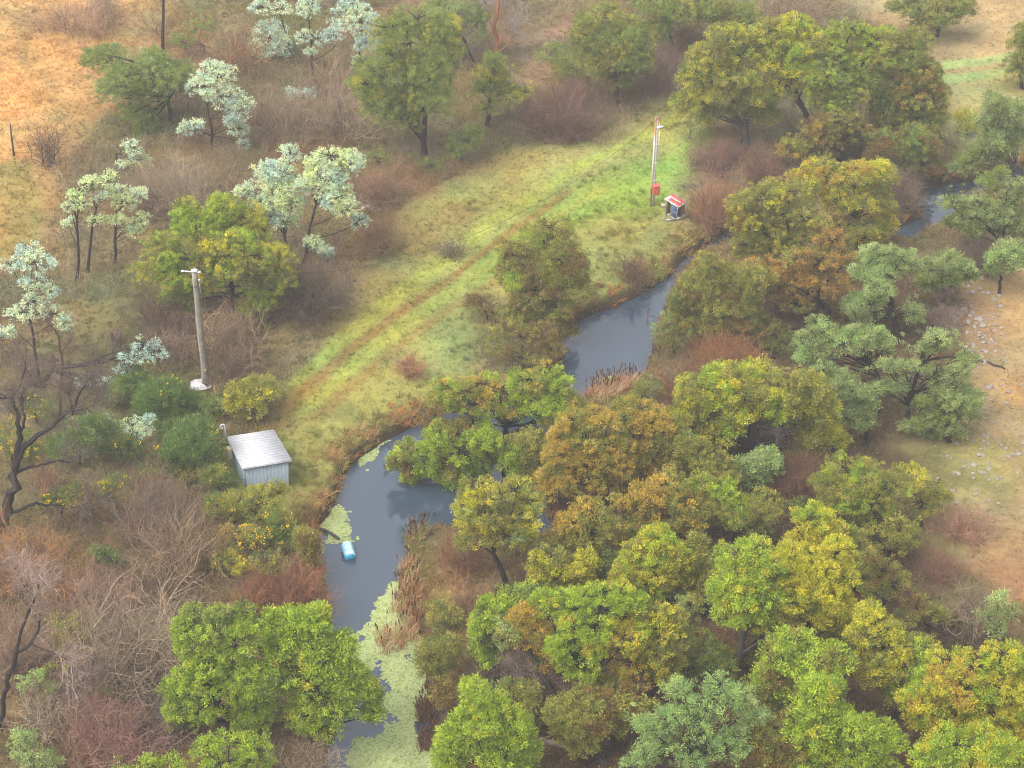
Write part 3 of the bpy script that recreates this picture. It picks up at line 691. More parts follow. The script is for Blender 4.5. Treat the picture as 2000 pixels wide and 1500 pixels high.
def plant(name, label, cat, base, lobes, pal, kind='wattle', trunk=None, tr=.16, bark=None, group=None, back=.5, fill=1.0, flowers=0, bare=0, depth=1.0, limbs=True, zbase=None, lace=0):
    """base: trunk foot pixel; lobes: (cx, cy, rx, ry) leaf clumps; trunk: optional pixels of the visible trunk"""
    NT[0] += 1; seed = NT[0]
    K = KIND[kind]; bark = BARK_DK if bark is None else bark
    B = gp(*base); 
    if zbase is not None: B = at(base[0], base[1], zbase)
    px0, zc0 = to_px(B); s = F / zc0
    Lb = np.array(lobes, float)
    for _ in range(lace):   # small outlying sprays that break up the crown's outline
        q = Lb[rng.integers(0, len(lobes))]; an = rng.uniform(0, 2 * pi); rr_ = rng.uniform(.7, 1.5)
        Lb = np.vstack([Lb, [q[0] + cos(an) * q[2] * rr_, q[1] + sin(an) * q[3] * rr_, rng.uniform(.35, .6) * q[2], rng.uniform(.35, .55) * q[3]]])
    x0, x1 = (Lb[:, 0] - Lb[:, 2]).min(), (Lb[:, 0] + Lb[:, 2]).max(); y0, y1 = (Lb[:, 1] - Lb[:, 3]).min(), (Lb[:, 1] + Lb[:, 3]).max()
    cx, cy, hw, hh = (x0 + x1) / 2, (y0 + y1) / 2, (x1 - x0) / 2 + 1, (y1 - y0) / 2 + 1
    Rd = min(hw, hh * 1.5) / s * .75 * depth
    lob = []
    for k, (lx, ly, rx, ry) in enumerate(Lb):
        u, v = (lx - cx) / hw, (ly - cy) / hh
        bulge = math.sqrt(max(0.0, 1 - min(1, u * u + v * v)))
        sides = [1.0] + ([-1.0] if (back > 0 and Rd > 1.0 and rng.uniform() < back and len(Lb) > 3) else [])
        if back > .3 and rng.uniform() < .75: sides.append(.25)
        for sd in sides:
            off = sd * Rd * .75 * bulge + rng.normal() * .15 * Rd
            # plane through the trunk foot facing the camera, then along the ray
            low = .45 * ry if sd == .25 else 0
            d = ray(lx, ly + low); t = B[1] / d[1]; t = t - off / np.linalg.norm(d)
            c = d * t + np.array([0, 0, H]); sc = F / (c[1] * CP - (c[2] - H) * SP)
            gr = 1.22 if kind == 'silver' else (1.12 if kind == 'feather' else GROW); a = rx * gr / sc; rd = .9 * a
            rv = ry * gr / sc; vz = math.sqrt(max(rv ** 2 - (.56 * rd) ** 2, (.5 * rv) ** 2)) / .83
            g = hz(c[0], c[1]); 
            if c[2] - vz * .8 < g + .05: c[2] = max(c[2], g + .05 + vz * .5)
            lob.append((c, np.array([a, rd, vz]), sd))
    # crown
    TC, TO, SUB, cj = [], [], [], []
    for c, r, sd in lob:
        nsub = max(3, int(K['sub'] * (.6 if sd < 0 else 1)))
        dirs = rdir(nsub * 3); dirs = dirs[dirs[:, 2] > -.55][:nsub]
        for dv in dirs:
            q = c + dv * r * .62; rr = r.min() * rng.uniform(*K['subr']); rr = max(rr, .2)
            SUB.append((c, q))
            area = 4 * pi * rr * rr; n = max(4, int(K['dens'] * area * .62 * fill * (.5 if sd < 0 else 1)))
            h = rdir(n * 2); h = h[h[:, 2] > -.45][:n]; cj.append(np.full(len(h), rng.uniform(.84, 1.16)))
            e = rr * rng.uniform(.86, 1.06, len(h))[:, None] * np.array([1.12, 1.12, .85])
            TC.append(q + h * e); TO.append(unit(h * .8 + dv * .3 + np.array([0, 0, .35])))
        n = max(4, int(K['dens'] * 2.6 * r[0] * r[2] * fill * (.5 if sd < 0 else 1)))
        h = rdir(n); cj.append(np.ones(n)); TC.append(c + h * r * rng.uniform(.35, .9, n)[:, None]); TO.append(unit(h + np.array([0, 0, .4])))
    if kind == 'feather' and len(Lb) > 4:   # thin fronds between the denser pads
        d = ray(cx, cy); cc_ = d * (B[1] / d[1]) + np.array([0, 0, H]); n = int(3.2 * pi * hw * hh / s / s)
        h = rdir(n) * np.cbrt(rng.uniform(.1, 1, n))[:, None]; TC.append(cc_ + h * np.array([hw, hw * .7, hh * .95]) / s); TO.append(unit(h + np.array([0, 0, .5]))); cj.append(np.full(n, 1.0))
    TC = np.concatenate(TC); TO = np.concatenate(TO)
    k = TC[:, 2] > height(TC[:, :2]) + .06
    TC, TO, cj = TC[k], TO[k], np.concatenate(cj)[k]
    col = pick_cols(TC, pal, seed * 7) * cj[:, None]
    root = empty(name, B, label, cat, group)
    lf = rng.uniform(.82, 1.2)
    V, Q, C = leaves(TC, TO, col, int(K['n'] / lf), K['sp'] * lf, K['ln'] * lf, K['w'] * lf, K['droop'])
    mesh_np('crown', V - B, [Q], M_LEAF, C, parent=root)
    if flowers:
        kk = rng.uniform(size=len(TC)) < flowers
        if kind == 'gorse': kk &= fbm(TC, .9, seed, 2) > .5
        if kk.any():
            V, Q, C = leaves(TC[kk] + TO[kk] * .1, TO[kk], np.tile(FLOWER, (kk.sum(), 1)), 7, .14, .10, .035)
            mesh_np('blossoms', V - B, [Q], M_LEAF, C, parent=root)
    # trunk and limbs
    mb = MB()
    top = np.mean([c for c, r, sd in lob], 0)
    ht = max(top[2] - B[2], .4)
    if trunk:
        pts = [B - np.array([0, 0, .25])]
        for (tx, ty) in trunk:
            d = ray(tx, ty); pts.append(d * (B[1] / d[1]) + np.array([0, 0, H]))
        
        if pts[-1][2] < top[2]: pts.append(pts[-1] + (top - pts[-1]) * .35)
    else:
        pts = [B - np.array([0, 0, .25]), B + np.array([rng.normal() * .06 * ht, rng.normal() * .06 * ht, ht * .35]), B + (top - B) * .62 + np.array([rng.normal(), rng.normal(), 0]) * .05 * ht]
    pts = np.array(pts); tt = np.linspace(0, len(pts) - 1, 8); tp = np.stack([np.interp(tt, range(len(pts)), pts[:, j]) for j in range(3)], -1)
    tp[1:-1] += rng.normal(size=(6, 3)) * tr * .35
    trr = np.linspace(tr, tr * .5, 8); trr[0] *= 1.35
    bc = np.asarray(bark)
    mb.tubes(tp[None], trr[None], 8, (bc * rng.uniform(.85, 1.15))[None])
    if limbs:
        P, R, CC = [], [], []
        for c, r, sd in lob:
            ok = np.nonzero(tp[:, 2] < c[2] - .15 * np.linalg.norm(tp[:, :2] - c[:2], axis=1))[0]; ok = ok[ok >= 2] if (ok >= 2).any() else np.array([2]); j = rng.choice(ok[-3:]); a = tp[j]; mid = (a + c) / 2 + np.array([0, 0, .12 * np.linalg.norm(c - a)]) + rng.normal(size=3) * .12 * np.linalg.norm(c - a)
            P.append(bez(a, mid, c, 7)); R.append(np.linspace(trr[j] * .42, tr * .10 + .008, 7)); CC.append(bc * rng.uniform(.8, 1.2))
        mb.tubes(P, R, 5, np.array(CC))
        P, R, CC = [], [], []
        for c, q in SUB:
            for m_ in range(2 + bare):
                e = q + (rng.normal(size=3) * .3 if m_ else 0) + (q - c) * (.35 if m_ else .1)
                P.append(bez(c, (c + e) / 2 + rng.normal(size=3) * .12, e, 5)); R.append(np.linspace(tr * .12 + .008, .006, 5)); CC.append(bc * rng.uniform(.8, 1.3))
        mb.tubes(P, R, 3, np.array(CC))
    o = mb.build('trunk', M_BARK, root)
    return root

def grow_twigs(starts, dirs, length, rad, col, gens, kids, spread, up, curl=.25, S=6):
    """vectorised branching twigs; returns list of (P,R,C) generations"""
    out = []; P0, D0, L0, R0, C0 = starts, dirs, length, rad, col
    for g in range(gens):
        n = len(P0); P = np.zeros((n, S, 3)); P[:, 0] = P0; d = D0.copy()
        bend = rng.normal(size=(n, 3)) * curl
        for k in range(1, S):
            d = unit(d + bend / S + rng.normal(size=(n, 3)) * .12 + np.array([0, 0, up / S])); P[:, k] = P[:, k - 1] + d * (L0 / (S - 1))[:, None]
        R = R0[:, None] * np.linspace(1, .45, S)[None]
        out.append((P, R, C0))
        if g == gens - 1: break
        kk = kids[g]; f = rng.uniform(.3, 1.0, (n, kk)); f[:, 0] = 1.0
        ii = f * (S - 1); lo = np.clip(ii.astype(int), 0, S - 2); fr = (ii - lo)[..., None]
        ar = np.arange(n)[:, None]
        st = P[ar, lo] * (1 - fr) + P[ar, lo + 1] * fr; pd = unit(P[ar, lo + 1] - P[ar, lo])
        nd = unit(pd + rng.normal(size=(n, kk, 3)) * spread)
        P0 = st.reshape(-1, 3); D0 = nd.reshape(-1, 3)
        L0 = np.repeat(L0, kk) * rng.uniform(.45, .8, n * kk); R0 = np.maximum(np.repeat(R0, kk) * .5, .006)
        C0 = np.repeat(C0, kk, 0) * rng.uniform(.85, 1.2, (n * kk, 1)) * np.where(rng.uniform(size=(n * kk, 1)) < .06, 1.35, 1.0)
    return out
def shrub(name, label, cat, base, rx, ry, cols, stems=26, gens=3, kids=(6, 5), up=.5, rad=.03, group=None, leaf=None, dens=1.0, lean=1.0, curl=1.0, spread=.7):
    """leafless twiggy dome; base pixel is its foot, rx, ry its half size in pixels"""
    NT[0] += 1
    B = gp(*base); _, zc = to_px(B); s = F / zc
    R = rx / s; Hh = max(2 * ry / s / .83 - .3 * R, R * .7)
    n = int(stems * dens)
    a = rng.uniform(0, 2 * pi, n); tl = np.sqrt(rng.uniform(0, 1, n)) * lean
    end = np.column_stack([np.cos(a) * tl * R, np.sin(a) * tl * R, Hh * np.sqrt(np.clip(1 - (tl / lean) ** 2 * .75, .1, 1))])
    ln = np.linalg.norm(end, axis=1); d = unit(end)
    st = np.column_stack([rng.normal(size=(n, 2)) * R * .28, np.full(n, -.1)]) + B
    cc = np.array([lin(c) / .8 for c in cols]); cc = (cc * .75 + cc.mean(1, keepdims=True) * np.array([[1.08, 1.0, .84]]) * .25) * np.array([[.74, .70, .60]]); col = cc[rng.integers(0, len(cc), n)] * rng.uniform(.75, 1.2, (n, 1))
    mb = MB(); tips = None
    for g, (P, Rr, C) in enumerate(grow_twigs(st, d, ln * rng.uniform(.55, .8, n), np.full(n, rad), col, gens, kids, spread, up, curl)):
        mb.tubes(P, Rr, 4 if g == 0 else 3, C); tips = P
    o = None
    if leaf:
        root = empty(name, B, label, cat, group)
        mb.build('branches', M_TWIG, root)
        pts = tips[:, rng.integers(2, 6, 1)[0]]; pts = pts[rng.uniform(size=len(pts)) < leaf[1]]
        V, Q, C = leaves(pts, unit(rdir(len(pts)) + np.array([0, 0, .6])), pick_cols(pts, [(leaf[0], 1)], NT[0]), 7, .12, .1, .03)
        mesh_np('foliage', V - B, [Q], M_LEAF, C, parent=root); return root
    o = mb.build(name, M_TWIG); V0 = B
    o.data.transform(Matrix.Translation(-Vector(B))); o.location = B
    return tag(o, label, cat, group)

def bare_tree(name, label, cat, base, limbs, bark, twig=None, tr=.16, group=None, kids=(7, 5), tw_len=1.3, spread=.75, twr=.016, dense=1.0, lens=None):
    """limbs: list of (pixel polyline, start radius factor, end radius factor) traced on the tree's own plane"""
    B = gp(*base); root = empty(name, B, label, cat, group)
    mb = MB(); tw = MB(); st, ds = [], []
    for li, (pl, r0, r1) in enumerate(limbs):
        P = np.array([px3(B, *p) for p in pl]); dep = rng.normal() * .5
        t = np.linspace(0, len(P) - 1, max(8, 3 * len(P))); Q = np.stack([np.interp(t, range(len(P)), P[:, j]) for j in range(3)], -1)
        if li: Q[:, 1] += np.linspace(0, 1, len(Q)) * dep
        Q[1:-1] += rng.normal(size=(len(Q) - 2, 3)) * tr * r1 * .5
        R = np.linspace(tr * r0, tr * r1, len(Q))
        mb.tubes(Q[None], R[None], 7, (np.asarray(bark) * rng.uniform(.85, 1.15))[None])
        if twig is not None and li:
            n = int(9 * dense); j = rng.integers(len(Q) // 2, len(Q), n); j[0] = len(Q) - 1
            st.append(Q[j]); dd = unit(Q[np.minimum(j, len(Q) - 1)] - Q[np.maximum(j - 2, 0)]); ds.append(unit(dd + rng.normal(size=(n, 3)) * .55))
    mb.build('trunk', M_BARK, root)
    if st:
        st = np.concatenate(st); ds = np.concatenate(ds); n = len(st)
        col = np.tile(np.asarray(twig), (n, 1)) * rng.uniform(.8, 1.2, (n, 1))
        for P, R, C in grow_twigs(st, ds, rng.uniform(.6, 1.2, n) * tw_len, np.full(n, twr * 1.6), col, 3, kids, spread, .3, .5): tw.tubes(P, R, 3, C)
        tw.build('branches', M_TWIG, root)
    return root

# ------------------------------------------------------------------ the trees and shrubs of the photograph
GT = 'wattle trees along the creek'
def W(label, base, lobes, pal, **k): return plant('wattle_tree', label, 'tree', base, lobes, pal, k.pop('kind', 'wattle'), group=k.pop('group', GT), **k)
def SW(label, base, lobes, pal=(('SLV', .6), ('SLB', .4)), **k): return plant('silver_wattle', label, 'tree', base, lobes, pal, 'silver', group='pale silver wattles', tr=k.pop('tr', .095), **k)
def BU(label, base, lobes, pal, **k): return plant(k.pop('name', 'green_bush'), label, 'bush', base, lobes, pal, k.pop('kind', 'bush'), tr=k.pop('tr', .06), **k)
# --- far side
W('broad dark green wattle with straight dark trunk above the green flat', (828,312), [(815,35,60,28),(765,55,45,30),(855,62,42,35),(770,128,65,40),(832,130,60,45),(715,165,32,35),(768,200,45,35),(842,180,45,35),(795,235,40,22),(735,208,35,25),(800,85,45,30)], [('DKG',.75),('OLV',.15),('YEL',.1)], tr=.22, trunk=[(828,270),(830,225)], kind='feather', fill=1.1, lace=10)
W('dim grey green wattle at the top edge behind the broad dark one', (905,118), [(890,25,50,35),(930,50,25,35),(860,10,40,22)], [('DKG',.6),('GRY',.4)], kind='feather')
W('small dark green wattle with yellow tips left of the brush pile', (954,248), [(968,118,25,18),(958,150,38,28),(990,182,42,26),(945,182,35,25),(1030,180,16,10),(950,212,30,16)], [('DKG',.6),('OLV',.2),('YEL',.2)], kind='feather', trunk=[(955,215)])
BU('low green bush at the right foot of the broad dark wattle', (905,318), [(905,275,42,22),(925,255,25,15),(880,295,28,16)], [('DKG',1)], kind='feather')
BU('tiny green bush at the base of the straight dark trunk', (842,338), [(842,322,22,14)], [('DKG',1)])
BU('thin green plant left of the straight dark trunk', (740,325), [(735,308,28,16)], [('DKG',1)], fill=.6)
W('rounded olive green wattle beside the tan track at the top', (1205,208), [(1175,38,50,32),(1215,75,52,38),(1160,72,35,35),(1228,112,38,32),(1180,120,45,32),(1210,150,35,18)], [('OLV',.5),('DKG',.5)])
BU('small round green bush standing in the tan track', (1082,142), [(1075,108,30,22)], [('DKG',.7),('OLV',.3)])
BU('brighter small green bush next to the rounded olive wattle', (1122,162), [(1118,132,26,22)], [('DKG',.5),('OLV',.5)])
W('olive wattle cut by the top edge left of the rusty trunk', (1310,112), [(1270,15,45,28),(1322,20,40,38),(1285,55,30,24)], [('OLV',.5),('DKG',.5)])
W('drooping green wattle with a rusty brown trunk at the top edge', (1420,108), [(1392,12,45,28),(1445,28,32,34),(1410,50,25,20)], [('DKG',.6),('OLV',.4)], bark=BARK_BR, trunk=[(1421,75),(1420,45)])
W('dark round wattle alone in the tan upper meadow', (1830,72), [(1770,8,40,22),(1832,15,58,28),(1872,2,38,24),(1812,40,40,16)], [('DKG',.6),('OLV',.4)])
W('green wattle cut by the right edge beside the wheel tracks', (1997,172), [(1994,72,22,24),(1998,115,28,34)], [('OLV',.5),('DKG',.5)])
# --- the big group on the right
RG = [('OLV',.5),('BRT',.25),('DKG',.25)]
W('spreading green wattle with pale leaning trunk at the left of the large group', (1455,288), [(1420,75,40,26),(1455,105,45,30),(1390,115,35,28),(1360,152,36,28),(1350,198,30,24),(1400,175,40,30),(1440,152,40,28),(1385,218,28,18),(1482,182,30,24),(1490,222,26,22),(1432,205,26,18)], [('OLV',.55),('YEL',.2),('DKG',.25)], tr=.26, trunk=[(1452,235),(1466,180)], bark=BARK_GR*.7)
W('tall light green wattle crown at the top of the large group', (1560,300), [(1555,48,40,22),(1500,65,40,26),(1545,92,45,28),(1597,78,45,28),(1510,118,35,24),(1555,132,45,28),(1530,168,35,24)], [('OLV',.45),('YEL',.25),('BRT',.3)], tr=.24)
W('wide light green wattle crown in the middle of the large group', (1640,312), [(1660,55,48,24),(1707,78,40,28),(1640,105,50,32),(1692,125,45,32),(1610,150,45,32),(1665,170,45,32),(1620,195,45,28)], RG, tr=.24)
W('green wattle with brown tips at the right end of the large group', (1775,302), [(1785,95,32,28),(1760,125,40,32),(1802,145,32,34),(1775,182,48,36),(1820,195,26,38),(1740,182,34,36),(1790,230,48,36),(1740,240,38,36)], [('DKG',.3),('OLV',.45),('BRN',.15),('ORG',.1)], tr=.24)
W('low brown olive wattle in front of the large group', (1650,334), [(1640,230,42,24),(1600,255,45,24),(1545,285,38,24),(1672,255,35,24),(1602,288,45,22)], [('OLV',.5),('BRN',.3),('ORG',.2)])
W('shaded dark olive wattle below the brown tipped crown', (1765,362), [(1740,290,48,32),(1790,282,42,32),(1730,335,38,24),(1800,322,38,24)], [('DKG',.5),('BRN',.5)])
BU('bright lime yellow shrub on the far grass by the large group', (1888,264), [(1885,232,24,18)], [('YEL',.8),('BRT',.2)])
# --- second group
W('upper yellow olive wattle crown above the orange leaved tree', (1690,495), [(1600,325,40,16),(1678,328,34,18),(1590,352,52,26),(1667,346,48,28),(1712,346,30,28),(1640,385,40,24),(1682,390,46,28),(1725,392,18,24),(1675,440,48,28),(1725,430,24,22),(1693,461,38,22)], [('OLV',.55),('YEL',.25),('ORG',.2)], tr=.22)
BU('orange brown bush peeping out behind the yellow olive crown', (1715,335), [(1712,309,24,18)], [('ORG',.5),('OLV',.5)])
W('broad olive wattle leaning left over the narrow dark creek', (1530,560), [(1493,381,44,28),(1453,399,25,22),(1535,373,48,28),(1573,424,50,28),(1528,419,40,28),(1488,453,44,28),(1453,432,28,28),(1461,477,30,22),(1560,461,48,26),(1520,488,40,22)], [('OLV',.7),('YEL',.15),('BRN',.15)], tr=.24)
W('rust orange tipped wattle in the middle of the right bank', (1610,640), [(1627,467,38,22),(1597,504,44,24),(1656,501,22,15),(1495,533,34,32),(1507,572,28,20),(1615,547,58,32),(1560,547,40,28),(1555,595,30,18),(1560,505,35,20)], [('BRN',.35),('RST',.4),('OLV',.25)], tr=.22)
W('soft olive wattle on the bank opposite the grassy meadow', (1400,692), [(1380,515,22,18),(1368,557,38,28),(1335,581,32,22),(1405,602,48,32),(1380,630,48,26),(1440,585,40,38),(1415,543,34,28),(1447,552,34,32),(1457,620,30,28),(1345,618,28,24)], [('OLV',.65),('BRN',.2),('DKG',.15)], tr=.2)
BU('rounded grey green bush at the water edge of the upper pool', (1316,702), [(1312,642,34,26),(1320,670,36,22)], [('GRY',.4),('BRN',.3),('DKG',.3)], kind='gorse')
BU('deep green bush in the gap under the rust tipped wattle', (1512,692), [(1510,655,38,26),(1472,642,18,16)], [('DKG',1)], kind='gorse')
# --- grey green open trees on the right
GF = dict(kind='feather', tr=.15, lace=9)
W('open grey green wattle with black leaning trunk by the stony slope', (1768,832), [(1764,716,22,16),(1735,712,20,14),(1748,752,28,14),(1715,757,22,12),(1828,730,28,18),(1875,725,24,18),(1896,704,14,14),(1838,657,32,20),(1819,678,20,14),(1868,757,28,20),(1892,772,24,20),(1836,783,38,20)], [('GRY',.7),('PGR',.3)], trunk=[(1772,800),(1785,755),(1800,700),(1822,635)], **GF, back=.9, bare=1)
W('grey green wattle with two dark stems left of the black leaning trunk', (1712,815), [(1594,632,24,16),(1568,668,20,20),(1582,688,24,18),(1622,655,28,22),(1678,655,38,22),(1650,676,42,20),(1702,669,20,18),(1606,722,22,18),(1625,752,20,14)], [('GRY',.6),('BLU',.2),('PGR',.2)], trunk=[(1711,770),(1713,725)], **GF, back=.9, bare=1)
W('tall thin pale green wattle behind the grey green pair', (1752,668), [(1695,501,24,18),(1680,532,18,16),(1730,498,24,18),(1765,500,22,16),(1710,532,22,18),(1751,522,20,14),(1720,560,28,22),(1672,592,28,22),(1702,595,34,24),(1783,610,22,16),(1682,622,22,16)], [('PGR',.6),('GRY',.4)], trunk=[(1748,610),(1738,555),(1733,520)], **GF, back=.9, bare=1)
W('low blue green wattle foliage at the feet of the grey green pair', (1695,868), [(1662,762,28,22),(1692,770,24,22),(1678,797,28,20),(1652,818,28,16),(1690,820,25,15)], [('GRY',.6),('BLU',.4)], **GF)
W('dense small grey green wattle on the edge of the stony slope', (1852,862), [(1835,806,40,24),(1880,788,34,26),(1800,826,30,16),(1850,830,30,14)], [('GRY',.7),('DKG',.3)], **GF)
W('round grey green bushy wattle with a forked black stem above the boulders', (1836,606), [(1849,508,38,22),(1820,529,38,20),(1871,525,24,22),(1811,550,24,16),(1840,545,25,14)], [('GRY',.7),('DKG',.3)], trunk=[(1846,575)], **GF)
W('small grey green sapling at the right edge above the boulders', (1951,576), [(1950,500,20,20),(1976,494,26,28),(1985,520,18,12),(1942,522,18,12)], [('GRY',.6),('BLU',.4)], trunk=[(1954,545)], kind='feather', tr=.1)
W('upper dusky wattle with bare grey limbs by the far bend of the creek', (1988,368), [(1947,205,28,20),(1982,217,24,28),(1947,240,26,22),(1988,268,24,28),(1947,282,32,26),(1915,300,25,18),(1890,320,25,20)], [('GRY',.6),('DKG',.4)], bark=BARK_GR*.6, **GF, back=.9, bare=1)
W('lower dusky green wattle hanging over the far bend of the creek', (1955,500), [(1930,350,24,18),(1965,367,34,20),(1912,395,34,22),(1895,437,28,22),(1947,422,30,22),(1986,448,24,28),(1862,398,34,14),(1885,428,26,14),(1985,400,20,24)], [('GRY',.5),('DKG',.5)], trunk=[(1960,450),(1985,380)], **GF, bare=1)
# --- centre right dome and neighbours
W('large domed olive wattle with dead grey limbs showing under its crown', (1472,908), [(1362,757,35,28),(1417,740,44,30),(1487,722,44,24),(1460,753,48,32),(1547,738,44,26),(1520,762,48,32),(1580,757,30,28),(1340,807,28,22),(1390,793,40,28),(1593,792,34,28),(1553,793,34,26),(1610,827,24,28),(1592,842,38,26),(1425,828,26,20),(1400,850,30,26),(1372,842,30,24),(1622,858,26,24),(1572,882,36,22),(1520,800,38,24),(1450,800,38,24)], [('OLV',.6),('YEL',.2),('BRT',.2)], tr=.26, trunk=[(1472,860),(1462,815)], bark=BARK_GR*.55)
W('small blue green wattle in front of the domed olive one', (1480,968), [(1455,907,28,20),(1495,892,24,20),(1480,930,30,18),(1506,915,20,16)], [('BLU',.6),('PGR',.4)], tr=.1)
W('olive orange wattle between the orange crown and the domed one', (1332,962), [(1310,885,38,28),(1342,912,24,28),(1315,848,24,18)], [('OLV',.55),('ORG',.45)], tr=.14)
W('round orange brown wattle right of the large orange crown', (1305,1068), [(1305,942,44,22),(1266,967,38,24),(1330,975,44,28),(1252,1000,34,22),(1300,1008,48,26),(1352,1005,30,24),(1282,1036,35,16)], [('ORG',.65),('OLV',.35)])
W('olive green wattle pair left of the bright yellow crown', (1430,1078), [(1410,946,40,26),(1432,988,48,32),(1392,990,28,26),(1488,990,40,28),(1468,1018,44,22),(1368,940,20,18)], [('OLV',.8),('BRT',.2)])
W('soft yellow green wattle below the open grassy slope', (1700,1044), [(1650,912,44,26),(1690,930,48,32),(1620,950,34,24),(1652,970,48,32),(1740,950,44,30),(1700,985,44,26)], [('OLV',.6),('BRT',.25),('YEL',.15)])
W('yellow green wattle with reddish undergrowth at the slope edge', (1800,1026), [(1772,932,46,26),(1822,960,36,22),(1800,980,38,20)], [('OLV',.7),('YEL',.3)])
W('small olive wattle tucked under the soft yellow green one', (1735,1106), [(1762,1030,44,22),(1712,1050,38,20),(1740,1070,42,18)], [('OLV',.8),('BRT',.2)])
BU('dark green bush filling the gap above the yellow crown', (1572,1030), [(1565,992,42,20)], [('BRT',.5),('DKG',.5)])
W('upper lemon green wattle just above the bright yellow crown', (1592,1160), [(1585,1010,38,24),(1612,1036,32,26),(1570,1050,34,22),(1602,1062,35,20)], [('YEL',.7),('BRT',.3)], tr=.16)
W('green wattle with leaning pale trunk left of the bright yellow crown', (1428,1338), [(1440,1078,44,26),(1482,1072,34,22),(1440,1120,44,32),(1490,1112,44,32),(1420,1160,34,28),(1470,1160,52,36),(1430,1200,38,24),(1500,1200,44,26),(1530,1230,38,18)], [('BRT',.6),('YEL',.25),('OLV',.15)], tr=.24, trunk=[(1437,1290),(1452,1235)], bark=BARK_GR*.7)
W('brightest yellow wattle crown of all, right of the green leaning one', (1562,1302), [(1540,1092,44,32),(1590,1112,44,32),(1632,1082,28,32),(1560,1150,44,36),(1610,1160,44,36),(1652,1130,22,40),(1590,1198,44,26),(1640,1198,28,28)], [('YEL',.85),('BRT',.15)], tr=.22)
W('feathery brown olive wattle right of the bright yellow crown', (1725,1206), [(1700,1092,28,18),(1722,1115,38,24),(1752,1140,34,24),(1712,1160,38,22)], [('BRN',.5),('OLV',.5)], kind='feather', tr=.12)
W('thin spreading olive wattle at the edge of the brown slope', (1802,1236), [(1790,1180,34,18),(1830,1196,28,18),(1775,1205,24,14)], [('OLV',.6),('BRN',.4)], kind='feather', tr=.12, fill=.8)
W('wispy grey green sapling beside the leafless grey tree', (1957,1262), [(1950,1172,22,16),(1930,1202,22,16),(1976,1202,20,22),(1950,1230,24,14)], [('GRY',.7),('PGR',.3)], kind='feather', tr=.06, fill=.3, back=0)
# --- bottom right
W('yellow topped wattle at the left of the lower right mass', (1735,1408), [(1700,1202,24,20),(1686,1236,26,22),(1730,1230,34,22),(1732,1266,48,26),(1718,1298,44,30),(1760,1300,40,26),(1772,1270,34,22),(1795,1262,40,22)], [('YEL',.5),('OLV',.3),('BRT',.2)])
W('big golden green wattle crown at the right edge of the lower mass', (1985,1500), [(1962,1277,46,26),(1995,1312,38,36),(1950,1345,55,38),(1998,1370,45,40),(1935,1395,52,36),(1990,1425,46,40)], [('YEL',.6),('BRT',.4)], tr=.22)
W('big golden green wattle crown in the middle of the lower mass', (1850,1500), [(1852,1292,42,22),(1902,1302,50,26),(1830,1330,48,32),(1890,1348,56,36),(1800,1370,38,32),(1850,1400,48,36),(1900,1410,45,34)], [('BRT',.6),('YEL',.3),('ORG',.1)], tr=.22)
W('yellow green wattle crown at the bottom right corner', (1920,1620), [(1870,1455,55,34),(1930,1450,52,36),(1960,1485,58,36),(1990,1495,40,30),(1890,1495,50,30),(1820,1470,35,28)], [('BRT',.55),('YEL',.45)])
W('green wattle with brown right flank below the yellow crown', (1560,1428), [(1550,1252,44,26),(1520,1290,38,28),(1572,1290,44,32),(1622,1290,34,28),(1500,1330,38,26),(1552,1340,48,32),(1610,1328,28,28),(1522,1366,38,18)], [('BRT',.65),('OLV',.25),('BRN',.1)])
W('upright bright lime wattle at the bottom beside the blue green tree', (1600,1560), [(1602,1342,32,26),(1592,1376,42,28),(1622,1390,38,28),(1580,1422,48,32),(1612,1452,48,32),(1572,1482,46,28)], [('BRT',.85),('YEL',.15)])
W('lime wattle cut by the bottom edge right of the upright one', (1690,1580), [(1680,1422,38,26),(1722,1442,34,28),(1662,1470,48,28),(1712,1490,48,28)], [('BRT',.9),('OLV',.1)])
W('blue green wattle with layered foliage pads at the bottom', (1372,1556), [(1330,1346,28,16),(1410,1336,42,22),(1440,1360,34,26),(1380,1376,44,24),(1470,1390,28,24),(1310,1396,28,18),(1266,1420,28,22),(1350,1410,44,22),(1300,1450,38,22),(1262,1470,28,22),(1382,1450,34,18),(1420,1466,38,20),(1432,1440,24,18),(1350,1482,30,18),(1240,1492,22,14)], [('BLU',.85),('GRY',.15)], kind='feather', fill=1.25, tr=.18)
W('brown olive wattle squeezed between the blue green and lime trees', (1488,1548), [(1470,1442,28,34),(1502,1462,32,34)], [('BRN',.5),('OLV',.5)], tr=.12)
# --- middle
W('lime and olive wattle above the wide green crown', (1290,1214), [(1285,1052,34,24),(1300,1077,34,26),(1252,1090,38,28),(1230,1120,34,26),(1280,1120,44,32),(1312,1130,24,24),(1265,1150,30,18),(1322,1092,24,24)], [('BRT',.5),('YEL',.3),('OLV',.2)])
W('narrow olive wattle left of the green leaning tree', (1370,1206), [(1365,1062,20,22),(1370,1096,26,26),(1350,1130,34,28),(1390,1122,18,24)], [('OLV',.7),('BRT',.3)], tr=.12)
W('small grey olive wattle in the dark gap beside the wide crown', (1350,1294), [(1350,1182,28,18),(1332,1210,28,22),(1350,1240,24,18)], [('OLV',.6),('GRY',.4)], tr=.1)
W('dark olive bushy wattle at the foot of the leaning pale trunk', (1378,1346), [(1375,1272,42,30),(1350,1302,34,22),(1402,1302,28,26)], [('DKG',.5),('BRN',.5)], tr=.12)
